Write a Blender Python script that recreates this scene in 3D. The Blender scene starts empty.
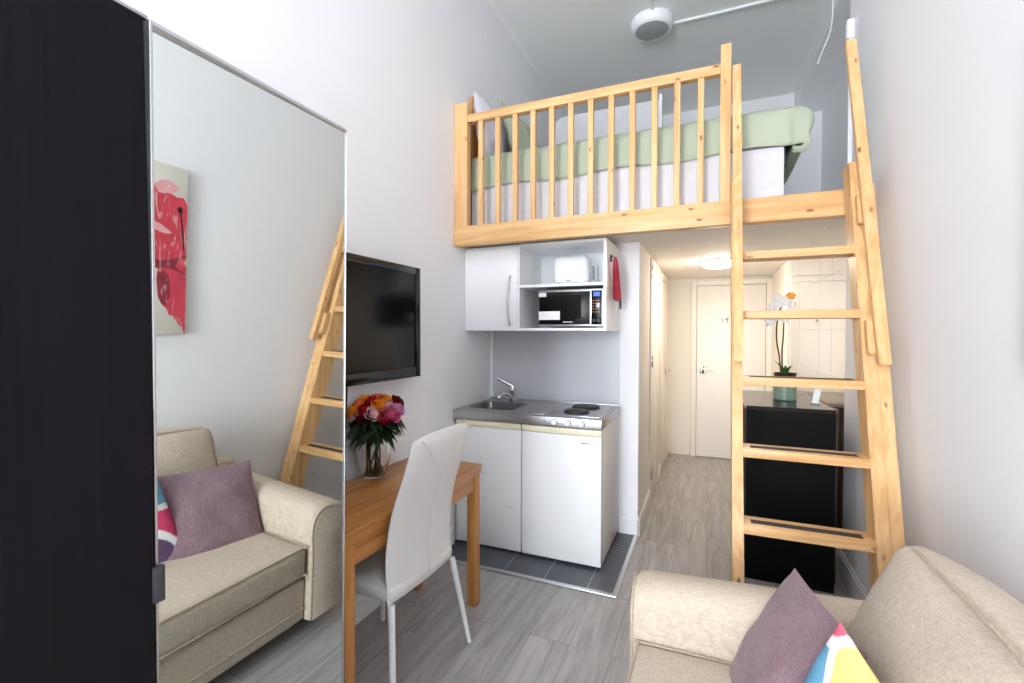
import bpy, bmesh, math, random
from mathutils import Vector, Matrix
random.seed(7)
SC = bpy.context.scene
COL = SC.collection
PI = math.pi

# ------------------------------------------------------------------ materials
def lin(c):
    r = []
    for v in c[:3]:
        v /= 255.0
        r.append(v / 12.92 if v <= 0.04045 else ((v + 0.055) / 1.055) ** 2.4)
    return (r[0], r[1], r[2], 1.0)

def base_mat(name):
    m = bpy.data.materials.new(name); m.use_nodes = True
    nt = m.node_tree
    return m, nt, nt.nodes, nt.links, nt.nodes['Principled BSDF']

def mat(name, col, rough=0.5, metal=0.0, spec=0.5, noise=0.0, nscale=8.0, bump=0.0, bscale=60.0, coat=0.0, emit=None, estr=0.0):
    m, nt, N, L, P = base_mat(name)
    c = lin(col)
    P.inputs['Base Color'].default_value = c
    P.inputs['Roughness'].default_value = rough
    P.inputs['Metallic'].default_value = metal
    P.inputs['Specular IOR Level'].default_value = spec
    P.inputs['Coat Weight'].default_value = coat
    tc = N.new('ShaderNodeTexCoord')
    if noise > 0:
        nz = N.new('ShaderNodeTexNoise'); nz.inputs['Scale'].default_value = nscale; nz.inputs['Detail'].default_value = 4
        L.new(tc.outputs['Object'], nz.inputs['Vector'])
        mx = N.new('ShaderNodeMixRGB')
        mx.inputs[1].default_value = tuple(v * (1 - noise) for v in c[:3]) + (1,)
        mx.inputs[2].default_value = tuple(min(1, v * (1 + noise)) for v in c[:3]) + (1,)
        L.new(nz.outputs['Fac'], mx.inputs[0]); L.new(mx.outputs[0], P.inputs['Base Color'])
    if bump > 0:
        n2 = N.new('ShaderNodeTexNoise'); n2.inputs['Scale'].default_value = bscale; n2.inputs['Detail'].default_value = 3
        L.new(tc.outputs['Object'], n2.inputs['Vector'])
        b = N.new('ShaderNodeBump'); b.inputs['Strength'].default_value = bump; b.inputs['Distance'].default_value = 0.004
        L.new(n2.outputs['Fac'], b.inputs['Height']); L.new(b.outputs[0], P.inputs['Normal'])
    if emit:
        P.inputs['Emission Color'].default_value = lin(emit); P.inputs['Emission Strength'].default_value = estr
    return m

def ramp(N, stops, interp='LINEAR'):
    r = N.new('ShaderNodeValToRGB'); r.color_ramp.interpolation = interp
    e = r.color_ramp.elements
    while len(e) < len(stops): e.new(0.5)
    for el, (p, c) in zip(e, stops): el.position = p; el.color = c
    return r

def wood(name, axis, light, dark, knots=True, rough=0.42, scale=1.0, streak=9.0):
    """Sawn timber with the grain along the given axis and a few knots."""
    m, nt, N, L, P = base_mat(name)
    tc = N.new('ShaderNodeTexCoord'); mp = N.new('ShaderNodeMapping')
    s = {'x': (0.55, streak, streak), 'y': (streak, 0.55, streak), 'z': (streak, streak, 0.55)}[axis]
    mp.inputs['Scale'].default_value = tuple(v * scale for v in s)
    L.new(tc.outputs['Object'], mp.inputs['Vector'])
    n1 = N.new('ShaderNodeTexNoise'); n1.inputs['Scale'].default_value = 3.0; n1.inputs['Detail'].default_value = 5
    n1.inputs['Distortion'].default_value = 0.9
    L.new(mp.outputs[0], n1.inputs['Vector'])
    r1 = ramp(N, [(0.3, lin(dark)), (0.62, lin(light))])
    L.new(n1.outputs['Fac'], r1.inputs[0])
    out = r1.outputs[0]
    if knots:
        mp2 = N.new('ShaderNodeMapping')
        k = {'x': (6.5, 15.0, 15.0), 'y': (15.0, 6.5, 15.0), 'z': (15.0, 15.0, 6.5)}[axis]
        mp2.inputs['Scale'].default_value = k
        L.new(tc.outputs['Object'], mp2.inputs['Vector'])
        v = N.new('ShaderNodeTexVoronoi'); v.inputs['Scale'].default_value = 1.0
        L.new(mp2.outputs[0], v.inputs['Vector'])
        r2 = ramp(N, [(0.05, (0.9, 0.9, 0.9, 1)), (0.15, (0, 0, 0, 1))])
        L.new(v.outputs['Distance'], r2.inputs[0])
        mx = N.new('ShaderNodeMixRGB'); mx.inputs[2].default_value = lin((128, 76, 44))
        L.new(r2.outputs[0], mx.inputs[0]); L.new(out, mx.inputs[1]); out = mx.outputs[0]
    L.new(out, P.inputs['Base Color'])
    P.inputs['Roughness'].default_value = rough
    P.inputs['Specular IOR Level'].default_value = 0.35
    b = N.new('ShaderNodeBump'); b.inputs['Strength'].default_value = 0.12; b.inputs['Distance'].default_value = 0.002
    L.new(n1.outputs['Fac'], b.inputs['Height']); L.new(b.outputs[0], P.inputs['Normal'])
    return m

def weave(name, col, amt=0.16, fine=420.0, rough=0.95, bump=0.5, ribs=0.0):
    """Woven upholstery: crossed fine threads and slubs."""
    m, nt, N, L, P = base_mat(name)
    tc = N.new('ShaderNodeTexCoord'); c = lin(col)
    fac = None
    for sc_ in ((fine, fine * 0.12, fine * 0.5), (fine * 0.12, fine, fine * 0.12)):
        mp = N.new('ShaderNodeMapping'); mp.inputs['Scale'].default_value = sc_
        L.new(tc.outputs['Object'], mp.inputs['Vector'])
        nz = N.new('ShaderNodeTexNoise'); nz.inputs['Scale'].default_value = 1.0; nz.inputs['Detail'].default_value = 2
        L.new(mp.outputs[0], nz.inputs['Vector'])
        if fac is None: fac = nz.outputs['Fac']
        else:
            a = N.new('ShaderNodeMath'); a.operation = 'ADD'; L.new(fac, a.inputs[0]); L.new(nz.outputs['Fac'], a.inputs[1])
            h = N.new('ShaderNodeMath'); h.operation = 'MULTIPLY'; h.inputs[1].default_value = 0.5; L.new(a.outputs[0], h.inputs[0]); fac = h.outputs[0]
    r = ramp(N, [(0.36, tuple(v * (1 - 2 * amt) for v in c[:3]) + (1,)), (0.64, tuple(min(1, v * (1 + amt)) for v in c[:3]) + (1,))])
    L.new(fac, r.inputs[0]); L.new(r.outputs[0], P.inputs['Base Color'])
    P.inputs['Roughness'].default_value = rough; P.inputs['Specular IOR Level'].default_value = 0.15
    P.inputs['Sheen Weight'].default_value = 0.15
    b = N.new('ShaderNodeBump'); b.inputs['Strength'].default_value = bump; b.inputs['Distance'].default_value = 0.002
    L.new(fac, b.inputs['Height']); L.new(b.outputs[0], P.inputs['Normal'])
    return m

def plank_mat():
    m, nt, N, L, P = base_mat('grey_oak_planks')
    tc = N.new('ShaderNodeTexCoord')
    sp = N.new('ShaderNodeSeparateXYZ'); cb = N.new('ShaderNodeCombineXYZ')
    L.new(tc.outputs['Object'], sp.inputs[0])
    L.new(sp.outputs['Y'], cb.inputs['X']); L.new(sp.outputs['X'], cb.inputs['Y'])
    br = N.new('ShaderNodeTexBrick')
    br.offset = 0.37; br.inputs['Scale'].default_value = 1.0
    br.inputs['Brick Width'].default_value = 1.25; br.inputs['Row Height'].default_value = 0.19
    br.inputs['Mortar Size'].default_value = 0.0016; br.inputs['Mortar Smooth'].default_value = 0.2
    br.inputs['Color1'].default_value = (0.0, 0.0, 0.0, 1); br.inputs['Color2'].default_value = (1, 1, 1, 1)
    br.inputs['Mortar'].default_value = (0.5, 0.5, 0.5, 1); br.inputs['Bias'].default_value = 0.0
    L.new(cb.outputs[0], br.inputs['Vector'])
    # grain, shifted from plank to plank
    ad = N.new('ShaderNodeMixRGB'); ad.blend_type = 'ADD'; ad.inputs[0].default_value = 1.0
    mul = N.new('ShaderNodeMixRGB'); mul.blend_type = 'MULTIPLY'; mul.inputs[0].default_value = 1.0; mul.inputs[2].default_value = (7, 3, 5, 1)
    L.new(br.outputs['Color'], mul.inputs[1])
    mp = N.new('ShaderNodeMapping'); mp.inputs['Scale'].default_value = (1.3, 13.0, 1.0)
    L.new(cb.outputs[0], mp.inputs['Vector'])
    L.new(mp.outputs[0], ad.inputs[1]); L.new(mul.outputs[0], ad.inputs[2])
    n1 = N.new('ShaderNodeTexNoise'); n1.inputs['Scale'].default_value = 1.5; n1.inputs['Detail'].default_value = 7; n1.inputs['Distortion'].default_value = 1.3; n1.inputs['Roughness'].default_value = 0.62
    L.new(ad.outputs[0], n1.inputs['Vector'])
    r = ramp(N, [(0.25, lin((134, 130, 128))), (0.47, lin((157, 154, 152))), (0.70, lin((178, 175, 173)))])
    L.new(n1.outputs['Fac'], r.inputs[0])
    hs = N.new('ShaderNodeHueSaturation')
    mr = N.new('ShaderNodeMapRange'); mr.inputs['To Min'].default_value = 0.93; mr.inputs['To Max'].default_value = 1.07
    L.new(br.outputs['Color'], mr.inputs['Value']); L.new(mr.outputs[0], hs.inputs['Value']); L.new(r.outputs[0], hs.inputs['Color'])
    mx = N.new('ShaderNodeMixRGB'); mx.inputs[2].default_value = lin((124, 121, 120))
    L.new(br.outputs['Fac'], mx.inputs[0]); L.new(hs.outputs[0], mx.inputs[1])
    L.new(mx.outputs[0], P.inputs['Base Color'])
    P.inputs['Roughness'].default_value = 0.42; P.inputs['Specular IOR Level'].default_value = 0.4
    b = N.new('ShaderNodeBump'); b.inputs['Strength'].default_value = 0.12; b.inputs['Distance'].default_value = 0.002
    L.new(n1.outputs['Fac'], b.inputs['Height']); L.new(b.outputs[0], P.inputs['Normal'])
    return m

def glass_mat(name, col=(255, 255, 255), rough=0.0, ior=1.45):
    m, nt, N, L, P = base_mat(name)
    P.inputs['Base Color'].default_value = lin(col); P.inputs['Roughness'].default_value = rough
    P.inputs['Transmission Weight'].default_value = 1.0; P.inputs['IOR'].default_value = ior
    return m

def attr_mat(name, rough=0.9, bump=0.3):
    m, nt, N, L, P = base_mat(name)
    a = N.new('ShaderNodeAttribute'); a.attribute_name = 'Col'
    L.new(a.outputs['Color'], P.inputs['Base Color']); P.inputs['Roughness'].default_value = rough
    P.inputs['Specular IOR Level'].default_value = 0.15
    tc = N.new('ShaderNodeTexCoord'); nz = N.new('ShaderNodeTexNoise'); nz.inputs['Scale'].default_value = 320
    L.new(tc.outputs['Object'], nz.inputs['Vector'])
    b = N.new('ShaderNodeBump'); b.inputs['Strength'].default_value = bump; b.inputs['Distance'].default_value = 0.0015
    L.new(nz.outputs['Fac'], b.inputs['Height']); L.new(b.outputs[0], P.inputs['Normal'])
    return m

M = {}
M['wall'] = mat('white_wall_paint', (242, 242, 244), 0.75, spec=0.25, noise=0.012, nscale=3, bump=0.05, bscale=90)
M['hall'] = mat('cream_wall_paint', (240, 235, 228), 0.7, spec=0.25, noise=0.01, nscale=3)
M['ceil'] = mat('ceiling_paint', (240, 240, 238), 0.85, spec=0.2, noise=0.015, nscale=2)
M['trim'] = mat('white_gloss_trim', (244, 244, 245), 0.4)
M['htrim'] = mat('cream_gloss_trim', (240, 234, 226), 0.6, spec=0.25)
M['door'] = mat('white_door_paint', (238, 233, 227), 0.4)
M['splash'] = mat('grey_splashback_laminate', (206, 208, 214), 0.35, spec=0.4)
M['floor'] = plank_mat()
M['tile'] = mat('slate_grey_tile', (76, 81, 89), 0.4, noise=0.22, nscale=7, bump=0.1, bscale=40)
M['grout'] = mat('tile_grout', (176, 178, 181), 0.8)
M['pine_x'] = wood('pine_along_x', 'x', (229, 187, 134), (205, 156, 101))
M['pine_y'] = wood('pine_along_y', 'y', (229, 187, 134), (205, 156, 101))
M['pine_z'] = wood('pine_along_z', 'z', (230, 189, 136), (207, 158, 103))
M['oak_y'] = wood('oiled_oak_along_y', 'y', (196, 137, 78), (166, 106, 54), knots=False, rough=0.33, streak=14)
M['oak_x'] = wood('oiled_oak_along_x', 'x', (196, 137, 78), (166, 106, 54), knots=False, rough=0.33, streak=14)
M['oak_z'] = wood('oiled_oak_along_z', 'z', (200, 142, 82), (172, 112, 58), knots=False, rough=0.36, streak=14)
M['brown'] = wood('brown_board', 'z', (150, 98, 60), (118, 74, 44), knots=False)
M['blackwood'] = wood('black_brown_veneer', 'z', (25, 23, 27), (21, 19, 22), knots=False, rough=0.75, streak=40)
M['blackwood'].node_tree.nodes['Principled BSDF'].inputs['Specular IOR Level'].default_value = 0.08
M['chest'] = mat('black_lacquer', (13, 13, 14), 0.5, spec=0.12, noise=0.1)
M['chesttop'] = mat('polished_black_top', (20, 19, 20), 0.2, spec=0.5)
M['alu'] = mat('satin_aluminium', (202, 203, 205), 0.32, metal=1.0)
M['steel'] = mat('brushed_steel', (192, 192, 194), 0.38, metal=1.0, noise=0.06, nscale=30)
M['shadedsteel'] = mat('shaded_bowl_steel', (128, 129, 132), 0.3, metal=1.0)  # steel colour darkened to imitate the dim reflections inside the sink bowl
M['chrome'] = mat('chrome', (215, 215, 218), 0.09, metal=1.0)
M['mirror'] = mat('mirror_glass', (224, 228, 226), 0.0, metal=1.0)
M['darkgrey'] = mat('dark_grey_plastic', (52, 54, 58), 0.4)
M['tvblack'] = mat('gloss_black_plastic', (12, 12, 13), 0.18)
M['screen'] = mat('lcd_screen', (8, 8, 9), 0.14, spec=0.25)
M['black'] = mat('black_plastic', (16, 16, 17), 0.4)
M['white'] = mat('white_melamine', (248, 249, 250), 0.3)
M['whiteg'] = mat('white_gloss_enamel', (240, 241, 243), 0.16)
M['fridge'] = mat('white_fridge_enamel', (247, 248, 249), 0.25)
M['fridgeside'] = mat('white_side_panel', (242, 241, 239), 0.55, spec=0.25)
M['cream'] = mat('yellowed_cream_plastic', (242, 236, 206), 0.35)
M['leather'] = mat('white_leatherette', (224, 223, 221), 0.42, noise=0.015, nscale=5, bump=0.08, bscale=240)
M['seam'] = mat('leatherette_seam', (205, 204, 202), 0.6)
M['whitemetal'] = mat('white_powder_coat', (232, 232, 233), 0.3)
M['sofa'] = weave('beige_upholstery', (202, 187, 168), 0.10)
M['piping'] = weave('beige_piping', (184, 168, 148), 0.10)
M['purple'] = weave('dusty_purple_weave', (142, 116, 124), 0.12, fine=300)
M['multi'] = attr_mat('printed_cushion_cover')
M['green'] = mat('sage_green_cotton', (180, 189, 169), 0.9, spec=0.1, noise=0.03, nscale=6, bump=0.15, bscale=20)
M['pillow'] = mat('white_lilac_cotton', (222, 217, 228), 0.9, spec=0.1)
M['divan'] = mat('quilted_white_damask', (214, 212, 216), 0.8, spec=0.2, noise=0.07, nscale=22, bump=0.35, bscale=22)
M['grip'] = mat('black_grip_tape', (62, 54, 52), 0.85, bump=0.3, bscale=400)
M['red'] = mat('red_nylon', (178, 48, 68), 0.5, noise=0.45, nscale=14, bump=0.3, bscale=30)
M['leaf'] = mat('dark_green_leaf', (38, 62, 30), 0.45, noise=0.3, nscale=20)
M['stem'] = mat('green_stem', (112, 128, 62), 0.5)
M['oleaf'] = mat('orchid_leaf_green', (66, 104, 42), 0.4)
M['ostem'] = mat('orchid_stem_brown', (84, 64, 46), 0.6)
M['pot'] = mat('sea_green_ceramic', (134, 158, 142), 0.3)
M['soil'] = mat('dark_bark_soil', (44, 34, 28), 0.95, bump=0.6, bscale=150)
M['wpetal'] = mat('white_petal', (243, 240, 238), 0.6)
M['opetal'] = mat('orange_petal', (240, 166, 66), 0.6)
M['glass'] = glass_mat('clear_glass')
M['canvas'] = mat('cream_canvas', (226, 222, 210), 0.85, noise=0.05, nscale=9)
M['paint'] = mat('red_brush_paint', (206, 66, 80), 0.7, noise=0.35, nscale=16)
M['paint2'] = mat('dark_red_brush_paint', (146, 46, 62), 0.7, noise=0.4, nscale=22)
M['paint3'] = mat('pale_pink_brush_paint', (232, 170, 172), 0.7, noise=0.2, nscale=14)
for k in ('paint', 'paint2', 'paint3'):
    nt = M[k].node_tree; N, L, P = nt.nodes, nt.links, nt.nodes['Principled BSDF']
    src = P.inputs['Base Color'].links[0].from_socket
    tc = N.new('ShaderNodeTexCoord'); mp = N.new('ShaderNodeMapping'); mp.inputs['Scale'].default_value = (1, 34, 7); mp.inputs['Rotation'].default_value = (0.6, 0, 0)
    L.new(tc.outputs['Object'], mp.inputs['Vector']); nz = N.new('ShaderNodeTexNoise'); nz.inputs['Scale'].default_value = 1.0; nz.inputs['Detail'].default_value = 5; nz.inputs['Distortion'].default_value = 1.5
    L.new(mp.outputs[0], nz.inputs['Vector']); r = ramp(N, [(0.56, (0, 0, 0, 1)), (0.72, (0.8, 0.8, 0.8, 1))]); L.new(nz.outputs['Fac'], r.inputs[0])
    mx = N.new('ShaderNodeMixRGB'); mx.inputs[2].default_value = lin((226, 214, 204)); L.new(r.outputs[0], mx.inputs[0]); L.new(src, mx.inputs[1]); L.new(mx.outputs[0], P.inputs['Base Color'])
M['ink'] = mat('black_brown_paint', (52, 30, 32), 0.7)
M['lampglow'] = mat('lit_lamp_diffuser', (255, 246, 230), 0.4, emit=(255, 240, 218), estr=75.0)
M['diffuser'] = mat('unlit_grey_diffuser', (158, 160, 160), 0.35)
M['blue'] = mat('blue_display', (20, 60, 190), 0.3, emit=(40, 110, 255), estr=0.9)
M['orange'] = mat('amber_legend', (190, 130, 70), 0.5)
M['greyplastic'] = mat('light_grey_plastic', (200, 205, 214), 0.4)
M['cable'] = mat('white_cable', (228, 228, 226), 0.5)
M['darkbrown'] = mat('dark_brown_board', (58, 42, 33), 0.6, noise=0.2, nscale=12)
M['dullgrey'] = mat('dull_grey_top', (138, 132, 124), 0.5)
M['ovenglass'] = mat('black_oven_glass', (10, 10, 11), 0.25, spec=0.2)
M['hotplate'] = mat('cast_iron_hotplate', (58, 56, 56), 0.5, metal=0.3)

# ------------------------------------------------------------------ mesh helpers
def add_box(bm, x0, x1, y0, y1, z0, z1, bev=0.0, seg=2, mtx=None):
    t = bmesh.new()
    bmesh.ops.create_cube(t, size=1.0)
    for v in t.verts:
        v.co = Vector(((x0 + x1) / 2 + v.co.x * (x1 - x0), (y0 + y1) / 2 + v.co.y * (y1 - y0), (z0 + z1) / 2 + v.co.z * (z1 - z0)))
    if bev > 0:
        bmesh.ops.bevel(t, geom=list(t.edges), offset=bev, segments=seg, affect='EDGES', profile=0.5)
    if mtx: bmesh.ops.transform(t, matrix=mtx, verts=t.verts)
    merge(bm, t)
    return bm

def merge(bm, t):
    me = bpy.data.meshes.new('tmp'); t.to_mesh(me); t.free()
    bm.from_mesh(me); bpy.data.meshes.remove(me)

def box(*a, **k): return add_box(bmesh.new(), *a, **k)

def rbox(x0, x1, y0, y1, z0, z1, r=0.04, cuts=14, puff=0.0, wob=0.0, bm=None, mtx=None):
    """Rounded, slightly puffed upholstery block."""
    t = bmesh.new()
    bmesh.ops.create_cube(t, size=2.0)
    bmesh.ops.subdivide_edges(t, edges=list(t.edges), cuts=cuts, use_grid_fill=True)
    h = Vector(((x1 - x0) / 2, (y1 - y0) / 2, (z1 - z0) / 2)); c = Vector(((x0 + x1) / 2, (y0 + y1) / 2, (z0 + z1) / 2))
    rr = min(r, h.x * 0.98, h.y * 0.98, h.z * 0.98)
    for v in t.verts:
        q = v.co.copy()
        # denser sampling at the edges
        q = Vector([math.copysign(1 - (1 - abs(a)) ** 1.5, a) if abs(a) < 1 else a for a in q])
        p = Vector((q.x * h.x, q.y * h.y, q.z * h.z))
        i = Vector([max(-(hh - rr), min(hh - rr, a)) for a, hh in zip(p, h)])
        d = p - i
        if d.length > 1e-9: p = i + d.normalized() * rr
        if puff:
            for ax in range(3):
                o = [b for b in range(3) if b != ax]
                f = (1 - abs(q[o[0]]) ** 2.4) * (1 - abs(q[o[1]]) ** 2.4)
                p[ax] += math.copysign(puff * f, q[ax]) * abs(q[ax]) ** 2 * (h[o[0]] + h[o[1]]) / (sum(h) * 0.67)
        if wob: p += Vector((math.sin(p.y * 21 + p.z * 9), math.sin(p.x * 17 + p.z * 13), math.sin(p.x * 15 + p.y * 12))) * wob
        v.co = p + c
    if mtx: bmesh.ops.transform(t, matrix=mtx, verts=t.verts)
    if bm is None: return t
    merge(bm, t); return bm

def add_tube(bm, pts, rad, n=10, cap=True):
    pts = [Vector(p) for p in pts]
    R = rad if isinstance(rad, (list, tuple)) else [rad] * len(pts)
    rings = []; up = None
    for i, p in enumerate(pts):
        d = (pts[min(i + 1, len(pts) - 1)] - pts[max(i - 1, 0)]).normalized()
        if up is None:
            up = d.orthogonal().normalized()
        else:
            up = (up - d * up.dot(d))
            up = up.normalized() if up.length > 1e-6 else d.orthogonal().normalized()
        s = d.cross(up)
        rings.append([bm.verts.new(p + (up * math.cos(2 * PI * k / n) + s * math.sin(2 * PI * k / n)) * R[i]) for k in range(n)])
    for a, b in zip(rings, rings[1:]):
        for k in range(n): bm.faces.new((a[k], a[(k + 1) % n], b[(k + 1) % n], b[k]))
    if cap:
        bm.faces.new(rings[0][::-1]); bm.faces.new(rings[-1])
    return bm

def tube(*a, **k): return add_tube(bmesh.new(), *a, **k)

def smoothpts(pts, n=6):
    P = [Vector(p) for p in pts]; out = []
    for i in range(len(P) - 1):
        a, b, c, d = P[max(i - 1, 0)], P[i], P[i + 1], P[min(i + 2, len(P) - 1)]
        for k in range(n):
            t = k / n
            out.append(0.5 * ((2 * b) + (c - a) * t + (2 * a - 5 * b + 4 * c - d) * t * t + (3 * b - a - 3 * c + d) * t ** 3))
    out.append(P[-1]); return out

def add_lathe(bm, prof, cx=0, cy=0, cz=0, n=32, mtx=None):
    t = bmesh.new(); rings = []
    for r, z in prof:
        if r < 1e-6: rings.append([t.verts.new((0, 0, z))])
        else: rings.append([t.verts.new((r * math.cos(2 * PI * k / n), r * math.sin(2 * PI * k / n), z)) for k in range(n)])
    for a, b in zip(rings, rings[1:]):
        for k in range(n):
            k2 = (k + 1) % n
            if len(a) == 1 and len(b) == 1: continue
            if len(a) == 1: t.faces.new((a[0], b[k2], b[k]))
            elif len(b) == 1: t.faces.new((a[k], a[k2], b[0]))
            else: t.faces.new((a[k], a[k2], b[k2], b[k]))
    bmesh.ops.transform(t, matrix=(mtx if mtx else Matrix.Translation((cx, cy, cz))), verts=t.verts)
    bmesh.ops.recalc_face_normals(t, faces=t.faces)
    merge(bm, t); return bm

def lathe(*a, **k): return add_lathe(bmesh.new(), *a, **k)

def add_prism(bm, poly, axis, a0, a1):
    """Extrude a 2-D outline along an axis: 'x' -> poly is (y,z), 'y' -> (x,z), 'z' -> (x,y)."""
    def P(p, a): return {'x': (a, p[0], p[1]), 'y': (p[0], a, p[1]), 'z': (p[0], p[1], a)}[axis]
    A = [bm.verts.new(P(p, a0)) for p in poly]; B = [bm.verts.new(P(p, a1)) for p in poly]
    n = len(poly)
    bm.faces.new(A[::-1]); bm.faces.new(B)
    for k in range(n): bm.faces.new((A[k], A[(k + 1) % n], B[(k + 1) % n], B[k]))
    bmesh.ops.recalc_face_normals(bm, faces=bm.faces)
    return bm

def world_loc(o):
    p = Vector(o.location)
    while o.parent: o = o.parent; p += Vector(o.location)
    return p

def obj(name, bm, m, parent=None, smooth=True, local=False, angle=40):
    """Link a mesh as one object; coordinates are world ones unless local is set."""
    me = bpy.data.meshes.new(name)
    if parent is not None and not local:
        bmesh.ops.translate(bm, vec=-world_loc(parent), verts=bm.verts)
    bm.to_mesh(me); bm.free()
    for mm in (m if isinstance(m, (list, tuple)) else [m]): me.materials.append(M[mm] if isinstance(mm, str) else mm)
    if smooth:
        me.polygons.foreach_set('use_smooth', [True] * len(me.polygons))
        try: me.set_sharp_from_angle(angle=math.radians(angle))
        except Exception: pass
    o = bpy.data.objects.new(name, me); COL.objects.link(o)
    if parent is not None: o.parent = parent
    return o

def center_origin(o, p):
    p = Vector(p)
    o.data.transform(Matrix.Translation(-p)); o.location = p
    return o

def thing(name, label, cat, loc=(0, 0, 0), rotz=0.0, group=None):
    o = bpy.data.objects.new(name, None); COL.objects.link(o)
    o.empty_display_size = 0.1
    o.location = loc; o.rotation_euler = (0, 0, rotz)
    return tag(o, label, cat, group)

def tag(o, label, cat, group=None):
    o['label'] = label; o['category'] = cat
    if group: o['group'] = group
    return o

def struct(name, bm, m, parent=None, smooth=False):
    o = obj(name, bm, m, parent, smooth=smooth)
    if parent is None: o['kind'] = 'structure'
    return o

def pillow_bm(w, h, t, n=26, pinch=0.06, wr=0.004, seed=0):
    """Soft square cushion in local x (width), y (height), z (thickness)."""
    rnd = random.Random(seed); ph = [rnd.random() * 6 for _ in range(6)]
    bm = bmesh.new(); top = {}; bot = {}
    for i in range(n + 1):
        for j in range(n + 1):
            a = -1 + 2 * i / n; b = -1 + 2 * j / n
            f = max(0.0, (1 - abs(a) ** 2.2) * (1 - abs(b) ** 2.2)) ** 0.55
            x = a * w / 2 * (1 - pinch * (1 - b * b) * 0.9 * abs(a) ** 3); y = b * h / 2 * (1 - pinch * (1 - a * a) * 0.9 * abs(b) ** 3)
            wv = wr * f * (math.sin(a * 7 + b * 3 + ph[0]) + math.sin(b * 8 - a * 4 + ph[1]) + 0.6 * math.sin(a * 13 + b * 11 + ph[2]))
            edge = i in (0, n) or j in (0, n)
            top[i, j] = bm.verts.new((x, y, t / 2 * f + wv))
            bot[i, j] = top[i, j] if edge else bm.verts.new((x, y, -t / 2 * f + wv))
    for i in range(n):
        for j in range(n):
            bm.faces.new((top[i, j], top[i + 1, j], top[i + 1, j + 1], top[i, j + 1]))
            q = (bot[i, j], bot[i, j + 1], bot[i + 1, j + 1], bot[i + 1, j])
            if len(set(q)) == 4: 
                try: bm.faces.new(q)
                except ValueError: pass
    return bm

def frame_mtx(c, ux, vy):
    ux = Vector(ux).normalized(); vy = Vector(vy); vy = (vy - ux * vy.dot(ux)).normalized(); nz = ux.cross(vy)
    m = Matrix((ux, vy, nz)).transposed().to_4x4(); m.translation = Vector(c); return m

# ------------------------------------------------------------------ the room's measures (metres)
XL, XR, XREC = -1.574, 0.742, 1.07          # left wall, right wall, right wall beyond the pier
YF, YK, YD = -3.60, 3.335, 5.80             # window wall, kitchen wall, hall end wall
ZC, ZH, ZL = 3.97, 2.044, 2.115             # main ceiling, hall ceiling, loft floor
XH = -0.445                                  # hall left wall
YP = 3.30                                    # where the right wall steps back

# floor
bm = box(XL, XREC + 0.1, YF, YD, -0.08, 0.0)
struct('floor', bm, 'floor')
# left wall full height
struct('wall_left', box(XL - 0.12, XL, YF - 0.1, YD + 0.1, -0.08, ZC), 'wall')
# right wall, up to the step
struct('wall_right', box(XR, XREC + 0.12, YF, YP, -0.08, ZC), 'wall')
struct('wall_right_recess', box(XREC, XREC + 0.12, YP, YD, -0.08, ZC), 'wall')
# kitchen wall below the loft with the hall's left side
bm = box(XL, XH, YK, YK + 0.10, 0, ZH)
struct('wall_kitchen', bm, 'wall')
bm = box(XH - 0.1, XH, YK + 0.1, YD, 0, ZH)
struct('wall_hall_left', bm, 'hall')
struct('wall_hall_end', box(XH - 0.1, XREC, YD, YD + 0.1, 0, ZH), 'hall')
struct('wall_loft_end', box(XL, XREC, YD, YD + 0.1, ZL, ZC), 'wall')
struct('ceiling', box(XL - 0.12, XREC + 0.12, YF - 0.1, YD + 0.1, ZC, ZC + 0.1), 'ceil')
struct('ceiling_hall', box(XL, XREC, 2.80, YD, ZH, ZL - 0.012), 'hall')
struct('floor_loft', box(XL, XREC, 2.80, YD, ZL - 0.012, ZL), 'white')
# window wall behind the camera; window unseen, placed and narrowed to balance the light
WX0, WX1, WZ0, WZ1 = -1.50, -0.35, 0.40, 2.90
bm = bmesh.new()
add_box(bm, XL, WX0, YF - 0.12, YF, -0.08, ZC); add_box(bm, WX1, XR, YF - 0.12, YF, -0.08, ZC)
add_box(bm, WX0, WX1, YF - 0.12, YF, -0.08, WZ0); add_box(bm, WX0, WX1, YF - 0.12, YF, WZ1, ZC)
struct('wall_front', bm, 'wall')
win = bpy.data.objects.new('window_1', None); COL.objects.link(win); win.location = ((WX0 + WX1) / 2, YF - 0.06, WZ0); win['kind'] = 'structure'
bm = bmesh.new()
for a in (WX0, WX1 - 0.05): add_box(bm, a, a + 0.05, YF - 0.09, YF - 0.04, WZ0, WZ1, 0.004)
for a in (WZ0, (WZ0 + WZ1) / 2 - 0.025, WZ1 - 0.05): add_box(bm, WX0 + 0.05, WX1 - 0.05, YF - 0.09, YF - 0.04, a, a + 0.05, 0.004)
add_box(bm, (WX0 + WX1) / 2 - 0.015, (WX0 + WX1) / 2 + 0.015, YF - 0.085, YF - 0.045, WZ0 + 0.05, WZ1 - 0.05, 0.003)
obj('window_frame', bm, 'trim', win)
obj('window_sill', box(WX0 - 0.05, WX1 + 0.05, YF - 0.1, YF + 0.08, WZ0 - 0.03, WZ0, 0.006), 'trim', win)

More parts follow.
